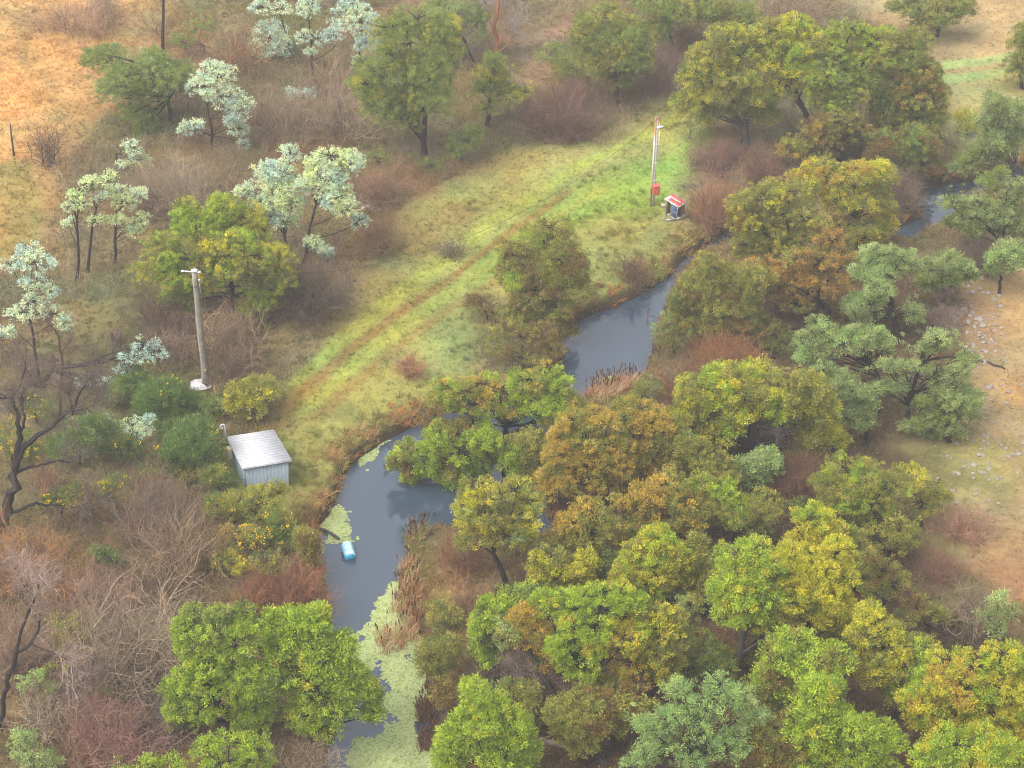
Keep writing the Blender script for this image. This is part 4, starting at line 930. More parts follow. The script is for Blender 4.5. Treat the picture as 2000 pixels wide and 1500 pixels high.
W('wide bright green wattle crown in the lower middle', (1150,1408), [(1090,1162,32,20),(1138,1165,34,20),(1175,1160,38,18),(1210,1160,38,20),(1058,1176,26,18),(1122,1188,38,26),(1175,1193,44,26),(1237,1178,20,20),(1210,1207,44,26),(1165,1228,44,28),(1122,1223,24,18),(1223,1238,44,28),(1103,1260,28,26),(1175,1260,38,28),(1130,1287,44,26)], [('BRT',.7),('YEL',.2),('ORG',.1)], tr=.24)
W('orange tinged right half of the lower middle trees', (1262,1398), [(1282,1202,38,22),(1314,1216,20,24),(1290,1233,44,28),(1324,1245,18,24),(1266,1265,48,30),(1309,1271,26,26),(1237,1297,44,22),(1287,1303,34,22),(1290,1322,24,14)], [('OLV',.45),('YEL',.25),('ORG',.3)], tr=.2)
W('deep green wattle on the left flank of the wide green crown', (970,1338), [(1005,1167,44,20),(965,1188,28,22),(941,1220,20,24),(975,1207,34,22),(941,1255,16,26),(950,1292,20,20),(1026,1160,24,18)], [('BRT',.6),('DKG',.4)])
W('thin crowned wattle with dry orange leaves and leaning dark trunk', (1086,1394), [(1026,1196,20,16),(999,1225,28,20),(1021,1217,28,20),(978,1249,20,16),(1047,1228,20,20),(1021,1249,28,18),(1069,1260,26,22),(1063,1292,26,16)], [('ORG',.5),('OLV',.3),('PGR',.2)], tr=.2, trunk=[(1080,1360),(1064,1325),(1048,1305)], bark=BARK_GR*.6, back=.2, fill=.85, bare=1)
W('low olive wattle hiding the middle of the dark litter', (1150,1496), [(1117,1393,44,32),(1149,1380,42,32),(1106,1415,28,24),(1133,1436,38,26),(1165,1407,28,30)], [('OLV',.75),('BRN',.25)], tr=.14)
W('mid green wattle under the orange tinged half', (1195,1420), [(1170,1340,42,26),(1200,1340,38,24),(1150,1320,30,20),(1215,1365,28,18)], [('OLV',.6),('BRT',.4)], tr=.14)
W('vivid green wattle at the bottom beside the duckweed', (950,1580), [(930,1348,26,20),(943,1375,34,24),(978,1382,34,24),(903,1415,28,24),(938,1420,44,28),(989,1415,38,28),(885,1447,28,26),(930,1455,48,32),(1010,1436,34,28),(983,1468,48,32),(877,1482,26,26),(1023,1475,26,28)], [('BRT',.95),('YEL',.05)])
W('dull green wattle behind the vivid one at the bottom', (1032,1428), [(1000,1342,24,16),(1031,1362,24,26),(1040,1395,18,20)], [('DKG',.5),('OLV',.5)], tr=.1)
W('yellow olive wattle with a dark forked trunk on the pool bank', (992,1150), [(933,948,34,16),(917,980,28,22),(1007,957,38,22),(967,973,38,22),(1033,980,34,22),(907,1013,20,20),(960,1007,44,28),(1013,1013,38,26),(900,1060,16,14),(933,1047,28,18),(987,1045,38,22),(1020,1040,26,20)], [('OLV',.6),('YEL',.3),('GRY',.1)], tr=.17, trunk=[(988,1130),(965,1085)], fill=.85)
W('orange capped olive wattle between the forked trunk and the orange group', (1160,1136), [(1147,997,34,22),(1117,1020,34,22),(1183,1020,34,22),(1150,1040,48,26),(1100,1053,28,18),(1177,1057,34,22)], [('OLV',.55),('ORG',.45)])
W('low yellow olive wattle in front of the orange capped one', (1108,1196), [(1073,1087,34,20),(1100,1103,44,26),(1143,1103,24,22),(1053,1120,20,22),(1093,1130,44,22)], [('OLV',.65),('YEL',.35)])
W('large glowing orange wattle crown beside the upper pool', (1160,1006), [(1153,814,38,18),(1117,824,28,20),(1183,830,44,26),(1100,857,26,20),(1140,857,44,28),(1193,867,44,28),(1160,893,48,28),(1093,887,24,22),(1200,907,38,26),(1067,930,20,20),(1100,927,38,26),(1133,940,48,26),(1080,957,26,16),(1183,945,38,22)], [('ORG',.6),('OLV',.4)], tr=.2)
W('orange and olive wattle on the right shoulder of the glowing one', (1255,966), [(1217,791,22,14),(1247,798,38,18),(1267,820,44,26),(1230,820,34,22),(1290,832,28,22),(1243,853,44,28),(1282,860,42,28),(1230,887,34,26),(1267,887,38,26)], [('ORG',.55),('OLV',.45)], tr=.18)
W('broad green wattle crown reaching over the pool from its dark trunk', (988,935), [(883,758,44,22),(867,774,24,20),(940,748,38,20),(973,758,44,22),(910,787,42,20),(1033,740,44,22),(1067,722,32,16),(1087,747,28,22),(1000,790,48,28),(1053,783,48,30),(1100,792,28,26),(1080,820,34,22),(1133,808,22,14),(960,800,30,16)], [('BRT',.55),('OLV',.3),('ORG',.15)], tr=.22, trunk=[(985,890),(990,840)])
W('lower green wattle limb spreading just above the pool', (962,952), [(923,822,34,20),(860,847,26,22),(893,847,38,22),(943,860,34,26),(840,877,20,20),(900,880,48,26),(833,913,24,16),(883,913,44,22),(947,897,28,20),(917,933,38,18),(883,943,24,16),(800,878,20,18),(772,900,18,12),(804,915,28,14),(797,936,12,7)], [('BRT',.7),('OLV',.2),('BRN',.1)], tr=.18, trunk=[(955,925)])
W('small mid green wattle right of the leaning dark trunk', (1035,966), [(1017,873,28,26),(1040,867,28,22),(1007,897,22,20),(1053,887,28,22),(1027,913,34,18)], [('OLV',.6),('BRT',.4)], tr=.12)
BU('small brown leaved bush on the bank behind the pool tree', (842,866), [(850,812,26,16),(832,832,16,16)], [('BRN',1)])
W('dense brown olive wattle standing alone on the creek bank', (1062,655), [(1080,440,48,22),(1060,470,58,32),(1000,500,28,22),(1030,520,48,32),(1090,510,48,36),(1000,540,28,26),(1050,565,48,28),(1102,560,38,28),(1125,530,20,32),(1030,590,38,22),(1090,600,38,24),(1040,622,48,24),(1092,636,36,22),(1005,610,26,20)], [('BRN',.3),('OLV',.55),('BRT',.15)], kind='bush', tr=.12, fill=1.9)
BU('low russet bush spilling into the pool under the brown wattle', (1018,732), [(985,646,38,22),(1022,660,44,24),(1060,652,36,24),(970,682,28,20),(1010,698,42,16),(1078,682,28,20)], [('BRN',.6),('OLV',.4)], name='brown_bush')
BU('small russet bush at the meadow side of the brown wattle', (950,622), [(940,592,28,16),(965,610,22,14),(925,586,14,10)], [('BRN',.8),('OLV',.2)], name='brown_bush')
W('dark olive filler wattle behind the wide bright green crown', (1200,1158), [(1205,1120,34,24),(1180,1100,26,20),(1228,1095,24,18)], [('OLV',.6),('DKG',.4)], tr=.12)
W('shaded olive wattle between the lemon yellow and soft green crowns', (1660,1150), [(1665,1075,30,28),(1680,1115,30,26),(1650,1050,26,20)], [('OLV',.6),('BRT',.4)], tr=.12)
W('low olive wattle under the brightest yellow crown', (1620,1275), [(1655,1235,32,22),(1625,1255,34,18)], [('OLV',.7),('DKG',.3)], tr=.1)
W('dusky olive wattle in the gap right of the green leaning tree', (1470,1305), [(1470,1255,34,20),(1500,1270,28,20),(1455,1275,26,18)], [('OLV',.6),('BRN',.4)], tr=.1)
W('mixed olive wattle filling the gap under the domed tree', (1400,1000), [(1385,895,36,24),(1352,868,28,20),(1420,915,30,20)], [('OLV',.7),('DKG',.3)], tr=.12)
W('brown green wattle between the orange capped and round orange wattles', (1225,1088), [(1222,1040,28,24),(1235,1065,30,18),(1208,985,22,16)], [('OLV',.6),('ORG',.4)], tr=.1)
W('dark green wattle between the yellow topped and golden crowns', (1780,1400), [(1775,1335,34,26),(1790,1310,28,20),(1755,1355,30,24)], [('OLV',.5),('BRT',.5)], tr=.12)
W('olive wattle behind the lime one at the very bottom', (1540,1560), [(1535,1420,28,26),(1545,1465,30,28),(1520,1490,30,22)], [('OLV',.7),('BRN',.3)], tr=.1)
W('drab olive wattle over the litter left of the blue green tree', (1240,1480), [(1235,1360,34,22),(1215,1395,28,22),(1255,1385,24,18)], [('OLV',.6),('BRN',.4)], tr=.1)
BU('olive leafy bush above the red brown twig dome', (535,1140), [(520,1095,30,18),(545,1110,26,16)], [('OLV',.7),('GOR',.3)], flowers=.04)
BU('yellow green bush at the right edge of the brown twig thicket', (448,1128), [(440,1095,28,18),(470,1105,24,14)], [('OLV',.6),('YEL',.4)], flowers=.05)
BU('dark green leafy patch among the twigs left of the purple dome', (245,1125), [(215,1090,26,14),(195,1075,18,10)], [('GOR',.7),('BRN',.3)])
BU('olive bush between the slim dead tree and the grey tangle', (105,1360), [(110,1310,28,16),(130,1330,22,14)], [('OLV',.5),('BRN',.5)], fill=.7)
# --- lower left
W('bright green bushy tree beside the duckweed, left of its twin', (450,1446), [(378,1205,34,20),(430,1202,34,20),(472,1198,22,18),(367,1232,30,22),(420,1239,44,26),(483,1232,34,26),(455,1260,44,26),(378,1267,34,22),(402,1295,44,26),(367,1323,34,22),(336,1344,16,16),(402,1340,48,28),(465,1305,44,28),(505,1330,34,30),(495,1390,40,30),(350,1382,28,22),(402,1382,44,26),(455,1347,38,26),(343,1408,20,14)], [('BRT',.8),('DKG',.2)], tr=.18)
W('bright green bushy tree overhanging the duckweed, right of its twin', (610,1452), [(539,1207,24,20),(574,1202,30,20),(626,1196,13,18),(619,1218,24,18),(574,1232,44,26),(546,1260,34,26),(616,1256,38,26),(665,1260,24,22),(560,1295,44,26),(623,1295,44,28),(679,1302,24,22),(574,1330,48,28),(647,1330,44,28),(692,1335,26,24),(715,1352,24,22),(612,1365,48,26),(665,1375,38,22),(725,1390,16,18),(595,1400,44,20),(640,1417,34,18)], [('BRT',.9),('YEL',.1)], tr=.18)
W('lower green bushy tree under the two bright ones', (450,1560), [(400,1462,34,20),(450,1452,38,20),(500,1462,34,20),(430,1490,48,22),(490,1490,44,18)], [('BRT',.7),('DKG',.3)], tr=.12)
BU('vivid lime bush cut by the bottom edge', (300,1560), [(250,1497,30,12),(300,1496,35,14),(345,1490,20,12)], [('BRT',1)])
W('yellow green wattle behind the wooden pole', (455,612), [(367,410,30,22),(437,404,34,24),(467,432,44,38),(315,480,34,28),(385,450,40,32),(470,500,48,44),(300,525,44,38),(330,500,24,18),(350,588,38,28),(413,545,28,22),(546,525,28,46),(507,592,34,28),(415,490,45,35),(520,560,30,30),(370,540,40,30)], [('BRT',.5),('OLV',.38),('YEL',.12)], tr=.18, trunk=[(452,575),(445,530)])
# --- pale silver wattles
SW('pale mint wattle with two dark legs, left of its taller twin', (556,500), [(567,300,26,18),(525,336,34,24),(546,371,38,28),(507,395,28,20),(480,371,20,14),(570,395,28,24),(550,335,30,22),(530,425,26,16),(560,430,24,14)], [('SLY',.35),('SLV',.4),('SLB',.25)], trunk=[(556,455),(553,410)], fill=1.2)
SW('tall pale mint wattle with yellowish top near the green flat', (592,515), [(647,304,40,18),(684,315,24,22),(630,350,38,28),(660,385,34,28),(678,408,30,20),(702,430,18,12),(612,472,22,12),(637,490,12,10),(620,315,24,18),(600,360,20,22),(652,350,30,24)], [('SLY',.3),('SLV',.4),('SLB',.3)], trunk=[(602,460),(614,405)], fill=1.2)
SW('silver wattle with drooping sprays beside the grey thicket', (415,296), [(425,150,36,28),(398,168,40,26),(440,190,38,26),(470,210,26,26),(375,246,26,16),(362,255,14,10),(465,250,20,22),(476,285,7,13),(452,235,16,12),(410,130,20,12)], trunk=[(412,240),(402,195)], back=.2)
SW('silver wattle at the top edge with crooked dark trunk, left of three', (568,112), [(525,75,38,34),(552,116,18,12),(510,15,28,14),(545,18,28,16),(515,105,22,14)], trunk=[(562,70),(545,25)], back=.2)
SW('silver wattle at the top edge with straight dark trunk, middle of three', (611,150), [(605,14,24,22),(622,75,42,24),(592,72,14,14),(652,70,22,18),(606,102,10,8)], trunk=[(608,90),(603,35)], back=.2)
SW('bluish silver wattle at the top edge beside the broad dark wattle', (706,170), [(702,45,38,34),(668,20,20,18),(716,82,24,26),(700,122,12,18),(690,8,25,14),(655,45,14,10)], [('SLB',.8),('SLV',.2)], back=.2)
SW('fallen silver spray on a dark leaning branch above the grey thicket', (500,186), [(568,208,20,14),(612,192,17,12),(592,212,12,8)], [('SLB',1)], trunk=[(530,195),(560,200)], tr=.08, back=0)
SW('sparse silver wattle with leftmost of three dark stems', (149,548), [(147,381,18,10),(133,434,9,7),(172,357,14,10),(160,395,22,14),(140,405,16,12)], [('SLY',.6),('SLV',.4)], trunk=[(152,500),(150,440),(140,380)], back=0, bare=2, fill=.9)
SW('sparse silver wattle with middle of three dark stems', (170,532), [(208,348,20,14),(178,358,14,10),(190,430,16,10),(200,385,14,10)], [('SLY',.6),('SLV',.4)], trunk=[(176,480),(185,420)], back=0, bare=2, fill=.9)
SW('fuller silver wattle with rightmost of three dark stems', (221,512), [(238,378,24,18),(245,395,26,20),(273,430,18,16),(259,452,18,12),(227,430,16,10),(215,375,18,14),(272,378,14,10),(262,445,14,10)], [('SLY',.6),('SLV',.4)], trunk=[(226,465),(225,410)], back=.2)
SW('twiggy half bare wattle with a small silver tuft on its right side', (228,372), [(265,310,16,12),(283,316,18,10),(254,284,14,8),(262,296,16,10),(240,322,14,8)], [('SLV',.6),('SLY',.4)], trunk=[(229,340),(226,300)], back=0, bare=3)
SW('tall thin silver wattle at the left edge on a black trunk', (76,748), [(70,515,40,28),(22,516,28,20),(70,552,36,18),(42,612,34,16),(104,613,28,14),(128,632,16,14),(15,650,14,12),(66,590,26,16),(60,488,28,14),(95,570,18,12)], [('SLV',.5),('SLB',.5)], trunk=[(70,690),(64,640),(53,585)], back=.2)
W('feathery green wattle with a tall bare black trunk near the tan hillside', (335,246), [(215,120,42,32),(232,160,48,30),(302,150,55,42),(260,188,48,24),(170,122,13,13),(285,235,28,22),(352,140,34,28),(300,110,34,22),(250,150,40,30)], [('DKG',.7),('GRY',.3)], kind='feather', tr=.17, trunk=[(330,205),(322,130),(318,60),(319,0)], back=.5, lace=10)
BU('dim green bush behind the tall bare black trunk', (400,105), [(395,50,50,30),(360,75,30,18)], [('DKG',.6),('BRN',.4)], kind='feather', fill=.7)
# fallen silver wattle and the hanging sprays
SW('toppled silver wattle, its black trunk lying across the gorse', (80,760), [(300,693,30,13),(238,722,28,13),(285,672,28,10),(206,748,14,12),(282,755,9,9),(165,770,10,9),(260,700,30,10)], [('SLB',.8),('SLV',.2)], trunk=[(92,728),(150,715),(215,700),(275,680)], tr=.15, back=0, bare=3, fill=.8)
SW('hanging silver spray among the gorse, the smaller and left one', (215,880), [(205,828,16,16),(200,850,10,8)], [('SLB',.7),('SLV',.3)], tr=.05, back=0)
SW('hanging silver spray among the gorse, the wider and right one', (270,895), [(262,830,26,14),(280,845,18,16),(292,825,10,14)], [('SLV',.7),('SLB',.3)], tr=.05, back=0)
# --- gorse and small green bushes on the left
GO = dict(name='gorse_bush', kind='gorse')
BU('tall green gorse bush left of the pale tub', (330,812), [(322,768,40,34),(352,800,42,34),(300,800,34,28)], [('GOR',1)], flowers=.02, **GO)
BU('green gorse bush below the toppled silver wattle', (258,790), [(258,748,34,28),(228,772,24,20)], [('GOR',.8),('DKG',.2)], **GO)
BU('dense green gorse bush left of the shed', (382,925), [(378,865,42,38),(400,895,30,26),(352,880,28,26)], [('GOR',1)], flowers=.03, **GO)
BU('low gorse bush by the bare soil patch near the shed', (322,945), [(315,908,46,24),(355,925,28,18)], [('GOR',.7),('OLV',.3)], flowers=.04, **GO)
BU('grey green broom bush behind the lower limb of the dead tree', (155,905), [(155,850,44,30),(195,838,34,28),(120,868,30,24)], [('GOR',.6),('GRY',.4)], flowers=.02, **GO)
BU('yellow flowering gorse at the left edge', (25,905), [(20,862,34,32),(50,880,24,22)], [('GOR',.5),('ORG',.5)], flowers=.3, **GO)
BU('yellow flecked gorse under the fork of the dead tree', (75,830), [(72,800,30,20),(50,775,18,14)], [('GOR',.7),('OLV',.3)], flowers=.18, **GO)
BU('yellow flowering gorse, the left of two below the broom', (120,1008), [(118,975,42,24),(150,965,24,18)], [('GOR',.6),('OLV',.4)], flowers=.25, **GO)
BU('yellow flowering gorse, the right of two below the broom', (222,995), [(222,958,34,28),(240,980,24,16)], [('GOR',.6),('YEL',.4)], flowers=.3, **GO)
BU('yellow green bush pressed against the front of the shed', (500,1022), [(470,978,36,22),(510,972,36,26),(542,958,16,16),(500,1000,48,20),(440,990,24,18)], [('OLV',.6),('YEL',.15),('GOR',.25)], flowers=.03)
BU('dark green bush right of the shed front bush', (560,1070), [(558,1032,28,34),(580,1055,22,22)], [('GOR',.6),('OLV',.4)], flowers=.08)
BU('golden flowering bush below the shed', (482,1085), [(478,1052,40,22),(500,1042,26,16)], [('ORG',.4),('OLV',.4),('GOR',.2)], flowers=.35)
BU('green scrub between shed and golden bush', (425,1018), [(420,985,34,22),(440,1000,26,18)], [('OLV',.7),('GOR',.3)], flowers=.05)
BU('rounded yellow olive bush beside the wooden pole', (492,822), [(472,772,28,24),(505,762,34,24),(490,795,36,18),(525,750,16,12),(455,785,18,14)], [('OLV',.6),('YEL',.4)])
BU('small grey green bush at the foot of the wooden pole', (420,812), [(420,790,24,20)], [('GRY',.6),('DKG',.4)])
BU('small dark green bush with yellow flowers in the grey twigs', (212,1385), [(212,1362,24,18)], [('DKG',1)], flowers=.05, **GO)
BU('yellow tipped bush over orange bracken at lower left', (125,1262), [(122,1215,28,14),(140,1240,34,16)], [('OLV',.5),('ORG',.5)], flowers=.1)
BU('pale green scrub at the bottom left corner', (75,1530), [(60,1470,46,24),(95,1490,34,18),(45,1440,24,18)], [('PGR',.7),('GRY',.3)], fill=.6, kind='feather')
BU('sparse light green sprigs on grey twigs at lower left', (62,1385), [(48,1335,24,14),(95,1345,14,10),(70,1322,12,8)], [('PGR',1)], fill=.5, back=0)
BU('green sedge bush on the bank under the shed', (612,1120), [(610,1080,18,30),(600,1060,22,20)], [('OLV',.6),('BRN',.4)], kind='gorse')
BU('low green gorse patch between the two hanging silver sprays', (240,905), [(232,868,30,22),(205,880,24,18),(262,872,24,16)], [('GOR',.8),('OLV',.2)], flowers=.02, **GO)
BU('feathery green gorse right under the tall one by the tub', (345,865), [(330,838,34,24),(365,842,26,20)], [('GOR',.9),('DKG',.1)], flowers=.02, **GO)
BU('olive gorse beside the shed wall', (428,958), [(415,925,26,22),(432,938,18,16)], [('GOR',.6),('OLV',.4)], flowers=.03, **GO)
BU('orange brown bracken clump left of the golden flowering bush', (430,1078), [(420,1050,30,18),(440,1040,20,14)], [('ORG',.7),('RST',.3)], name='bracken_clump')
BU('rusty bracken patch under the lower limb of the dead tree', (195,1010), [(180,990,26,14),(205,995,20,12)], [('RST',.6),('ORG',.4)], name='bracken_clump')
BU('wide orange bracken patch at the left edge above the slim dead tree', (40,1100), [(35,1070,44,22),(75,1085,34,18),(10,1088,24,18)], [('RST',.6),('BRN',.4)], name='bracken_clump', fill=.7)
BU('olive brown scrub between the two dead trees', (140,1130), [(130,1100,40,22),(165,1110,30,18)], [('BRN',.7),('OLV',.3)], name='bracken_clump', fill=.6)
BU('straw bracken among twigs left of the lichen spotted shrub', (165,1260), [(160,1240,30,18)], [('ORG',.6),('BRN',.4)], name='bracken_clump', fill=.7)
# --- right bank scrub along the duckweed
BU('round grey green bush among the russet scrub by the cattails', (868,1232), [(866,1195,26,24)], [('GRY',.4),('OLV',.6)])
BU('olive scrub on the bank beside the duckweed', (862,1330), [(850,1280,28,30),(880,1262,22,22),(862,1310,30,18)], [('OLV',.7),('DKG',.3)])
BU('grey olive scrub above the dark stalks', (880,1395), [(870,1350,28,28),(895,1370,24,20)], [('OLV',.5),('BRN',.5)])
BU('green scrub at the reed end of the upper pool', (1265,782), [(1268,752,26,18),(1238,770,20,12)], [('GRY',.5),('OLV',.5)])

# --- leafless shrubs
BG, PU, RB, OB, GY = [(128,102,80),(104,84,68),(150,124,100)], [(124,92,80),(106,82,72)], [(148,92,64),(130,82,60),(112,72,56)], [(172,118,66),(148,100,58)], [(140,120,102),(116,100,86),(160,142,122)]
TG = 'leafless shrubs in the thicket'
def SH(label, base, rx, ry, cols, **k): return shrub('bare_shrub', label, 'shrub', base, rx, ry, cols, group=TG, **k)
SH('purple brown dome of bare twigs above the brighter white log', (312,1046), 82, 62, PU + [(120,104,96)], stems=60, kids=(7,6))
SH('grey brown bare shrub around the brighter white log', (360,1130), 88, 66, BG, stems=60, kids=(7,6))
SH('big lichen spotted grey bare shrub left of the bright green trees', (275,1330), 100, 95, GY, stems=70, kids=(7,6), rad=.04)
SH('pinkish brown dome of bare twigs behind the lichen spotted shrub', (215,1200), 80, 55, [(146,112,98),(124,96,84)], stems=50, kids=(7,6))
SH('red brown dome of fine twigs hanging over the water', (572,1192), 72, 52, RB, stems=60, kids=(7,6))
SH('rusty twig bush left of the red brown dome', (500,1195), 48, 36, RB + OB, stems=36, kids=(7,5))
SH('maroon dome of bare twigs at the bottom left', (222,1480), 95, 66, [(132,88,80),(112,76,70),(146,110,100)], stems=70, kids=(7,6))
SH('grey tangle of bare branches at the bottom left', (130,1420), 80, 52, GY, stems=44, kids=(6,5), rad=.045)
SH('tan grey bare shrub at the left edge above the tangle', (45,1320), 62, 62, [(140,112,96),(118,96,84)], stems=40)
SH('brown mound of dry twigs under the big dead tree', (62,1140), 100, 58, OB + [(120,92,70)], stems=60, kids=(7,6))
SH('brown mound of dry twigs between the two dead trees', (150,1165), 66, 42, OB + BG, stems=44, kids=(7,5))
SH('grey twiggy bush at the bottom beside the duckweed', (600,1540), 62, 48, GY, stems=44, kids=(6,5))
SH('slate grey twigs right of the maroon dome', (318,1448), 50, 52, [(108,98,98),(90,82,82)], stems=40)
SH('brown twigs at the foot of the big dead tree', (95,955), 46, 26, BG + OB, stems=30)
SH('pale grey upright thicket of bare stems above the yellow green wattle', (370,430), 74, 60, GY, stems=80, lean=.9, kids=(5,4), up=1.2, rad=.03)
SH('grey brown bare thicket left of the pale mint twins', (290,420), 55, 48, BG + GY, stems=56, kids=(5,4), up=1.0)
SH('pale brown bare thicket right of the drooping silver wattle', (560,272), 80, 52, BG + [(150,132,116)], stems=64, kids=(5,4), up=.9)
SH('ash grey bare thicket above the pale mint twins', (660,272), 48, 62, GY, stems=50, kids=(5,4), up=1.0)
SH('dark grey twig dome right of the yellow green wattle', (602,618), 44, 62, [(104,90,80),(88,76,68)], stems=64, kids=(7,6))
SH('brown twig mass under the yellow green wattle', (440,690), 74, 50, BG, stems=60, kids=(6,5))
SH('dark brown bare scrub behind the wooden pole', (335,648), 66, 42, [(104,78,64),(90,70,60)], stems=50, kids=(6,5))
SH('purplish twig fan at the tip of the toppled trunk', (330,700), 52, 36, PU + GY, stems=40, kids=(6,5))
SH('dead tan twigs between pole and yellow olive bush', (465,735), 52, 42, [(140,116,92),(104,84,68)], stems=36, kids=(5,4), rad=.035)
SH('lone vase shaped bare shrub on the tan hillside', (98,322), 36, 46, [(84,66,58),(110,90,78)], stems=26, lean=.9, up=.9, kids=(5,4))
SH('pinkish bare shrub on the upper tan hillside', (120,60), 60, 36, [(176,134,104),(150,116,94)], stems=36)
SH('tawny bare shrub beside the feathery green wattle', (190,70), 50, 40, [(170,130,100),(146,112,90)], stems=30)
SH('grey bare shrub at the top between hillside and black trunk', (205,40), 42, 34, GY, stems=30)
SH('brown bare thicket below the top silver wattles', (480,130), 60, 42, BG + OB, stems=40)
SH('tan twig thicket right of the top silver wattles', (640,190), 46, 36, BG + OB, stems=36)
SH('rust brown brush dome left of the far meadow edge', (1090,262), 82, 46, [(120,84,70),(104,76,64),(96,70,62)], stems=90, kids=(6,5), rad=.035)
SH('brown bare brush at the edge of the tan track', (1120,215), 50, 34, [(134,96,78),(112,84,72)], stems=36)
SH('dark brown thicket between the olive wattle and the large group', (1300,165), 72, 40, [(124,98,86),(106,84,78)], stems=60)
SH('brown thicket left of the large group at the top', (1340,100), 50, 40, [(124,98,86),(140,110,90)], stems=44)
SH('pale brown thicket at the top behind the large group', (1540,42), 80, 34, [(150,122,100),(130,104,90)], stems=50)
SH('purplish bare scrub under the spreading green wattle', (1400,330), 62, 30, [(132,98,84),(112,84,76)], stems=44)
SH('dark red brown scrub below the large group', (1490,370), 66, 34, [(112,74,64),(98,68,60)], stems=50, kids=(6,5))
SH('upright russet shrub beside the striped trailer roof', (1388,448), 36, 54, [(150,104,70),(128,88,64)], stems=56, lean=.8, up=1.0, kids=(6,4))
SH('fine orange brown twig dome by the domed olive wattle', (1425,745), 74, 52, [(156,104,58),(132,88,56)], stems=80, kids=(7,6))
SH('reddish twig mound under the orange brown dome', (1335,790), 46, 44, [(122,80,64),(106,74,62)], stems=44)
SH('rusty brown bush between the domed olive and yellow green wattles', (1560,970), 48, 52, [(122,84,60),(106,76,58)], stems=56, kids=(6,5))
SH('russet twigs between two orange wattles', (1075,1000), 36, 34, [(124,84,68),(106,76,64)], stems=30)
SH('brown twig scrub under the domed olive wattle', (1385,930), 50, 34, [(110,88,74),(94,76,66)], stems=40)
SH('leafless grey tree on the brown slope', (1893,1232), 42, 52, GY, stems=24, lean=1.0, kids=(6,6), rad=.04)
SH('pinkish scrub at the lower right slope', (1880,1050), 62, 34, [(168,124,102),(146,108,92)], stems=44)
SH('red brown twigs between wispy olive wattles', (1830,1135), 52, 36, [(144,98,78),(122,88,74)], stems=36)
SH('grey scrub on the boulder edge', (1840,640), 34, 30, [(140,118,110),(122,104,98)], stems=30)
SH('dim brown scrub between the far creek bend and rust tipped wattle', (1755,430), 40, 44, [(118,96,86),(100,84,76)], stems=40)
SH('grey brown scrub under the dusky wattles', (1925,530), 44, 40, [(108,90,84),(92,80,76)], stems=36)
SH('russet scrub on the pool bank under the forked trunk', (900,1110), 52, 40, [(140,100,62),(120,86,58)], stems=50)
SH('brown scrub below the yellow olive forked tree', (930,1200), 48, 34, [(146,110,80),(124,96,72)], stems=40)
SH('brown bush clinging to the meadow bank opposite the pole reflection', (1232,570), 26, 26, [(120,90,66),(104,80,60)], stems=30)
SH('dry russet tussock shrub on the meadow near the pool tree', (802,735), 22, 26, [(166,118,82),(150,104,70)], stems=30)
SH('thin grey shrub on the meadow beside the wheel tracks', (882,502), 22, 22, [(112,104,84),(128,118,92)], stems=22)
SH('faint brown shrub where the meadow meets the bracken', (740,490), 38, 36, [(140,108,74),(124,98,70)], stems=36)
SH('russet brush under the pale mint twins', (740,395), 48, 36, [(140,102,78),(122,92,74)], stems=40)

# --- dead trees
BK = BARK_DK * .9; TWB = lin((104,88,80)) / 1.3; TWR = lin((96,70,62)) / 1.3
bare_tree('dead_tree', 'big dead black tree with forked bare limbs at the left edge', 'tree', (2,1045), [([(2,1040),(12,990),(26,940),(34,895)], 1.3, .95), ([(34,895),(48,875),(70,858),(105,838),(142,810)], .75, .4), ([(142,810),(146,790),(158,765),(178,742)], .38, .15), ([(142,810),(140,785),(132,765)], .3, .12), ([(148,802),(165,798),(185,790)], .25, .1), ([(34,895),(38,850),(34,815),(20,778)], .75, .38), ([(20,778),(36,760),(46,735),(50,700)], .34, .12), ([(20,778),(8,765),(-8,762)], .26, .1), ([(36,850),(48,825),(42,800),(38,780)], .4, .2), ([(38,780),(48,765)], .2, .1), ([(30,925),(55,918),(85,917),(112,915),(130,925)], .38, .15), ([(8,1005),(40,1000),(66,990),(85,998),(120,1002),(145,1008)], .45, .2), ([(145,1008),(158,996),(170,985)], .2, .08)], BK, TWB, tr=.21, tw_len=1.1, dense=1.5)
bare_tree('dead_tree', 'slim dead tree with a forked top at the lower left edge', 'tree', (2,1430), [([(2,1430),(8,1370),(16,1325),(32,1275)], 1.0, .8), ([(32,1275),(40,1235),(58,1190),(75,1150)], .7, .35), ([(75,1150),(78,1125),(76,1100)], .3, .1), ([(32,1275),(60,1258),(76,1225),(80,1195)], .65, .35), ([(62,1258),(90,1268),(115,1275),(140,1292)], .3, .15), ([(66,1180),(50,1165),(30,1130)], .3, .1)], BK * 1.1, lin((150,128,116)) / 1.3, tr=.12, tw_len=1.0)
bare_tree('dead_tree', 'thin reddish dead sapling standing in the gorse', 'tree', (117,822), [([(117,822),(118,760),(120,700),(116,660)], 1.0, .7), ([(116,660),(108,640),(98,625)], .5, .2), ([(118,690),(130,670),(138,655)], .5, .2), ([(119,730),(105,715)], .4, .2)], lin((86,58,50)) / 1.3, TWR, tr=.09, tw_len=.7, twr=.011)
bare_tree('dead_tree', 'dead gum with peeling orange trunk and grey branches at the top', 'tree', (968,118), [([(968,118),(970,85),(966,55),(974,0)], 1.0, .7), ([(968,60),(958,48),(950,20)], .5, .25), ([(970,90),(985,70),(1000,45)], .5, .2), ([(970,105),(990,90),(1005,65)], .4, .15), ([(968,100),(955,85),(945,55),(940,20)], .45, .2)], lin((186,120,84)) / 1.5, lin((150,136,126)) / 1.4, tr=.17, tw_len=1.3)
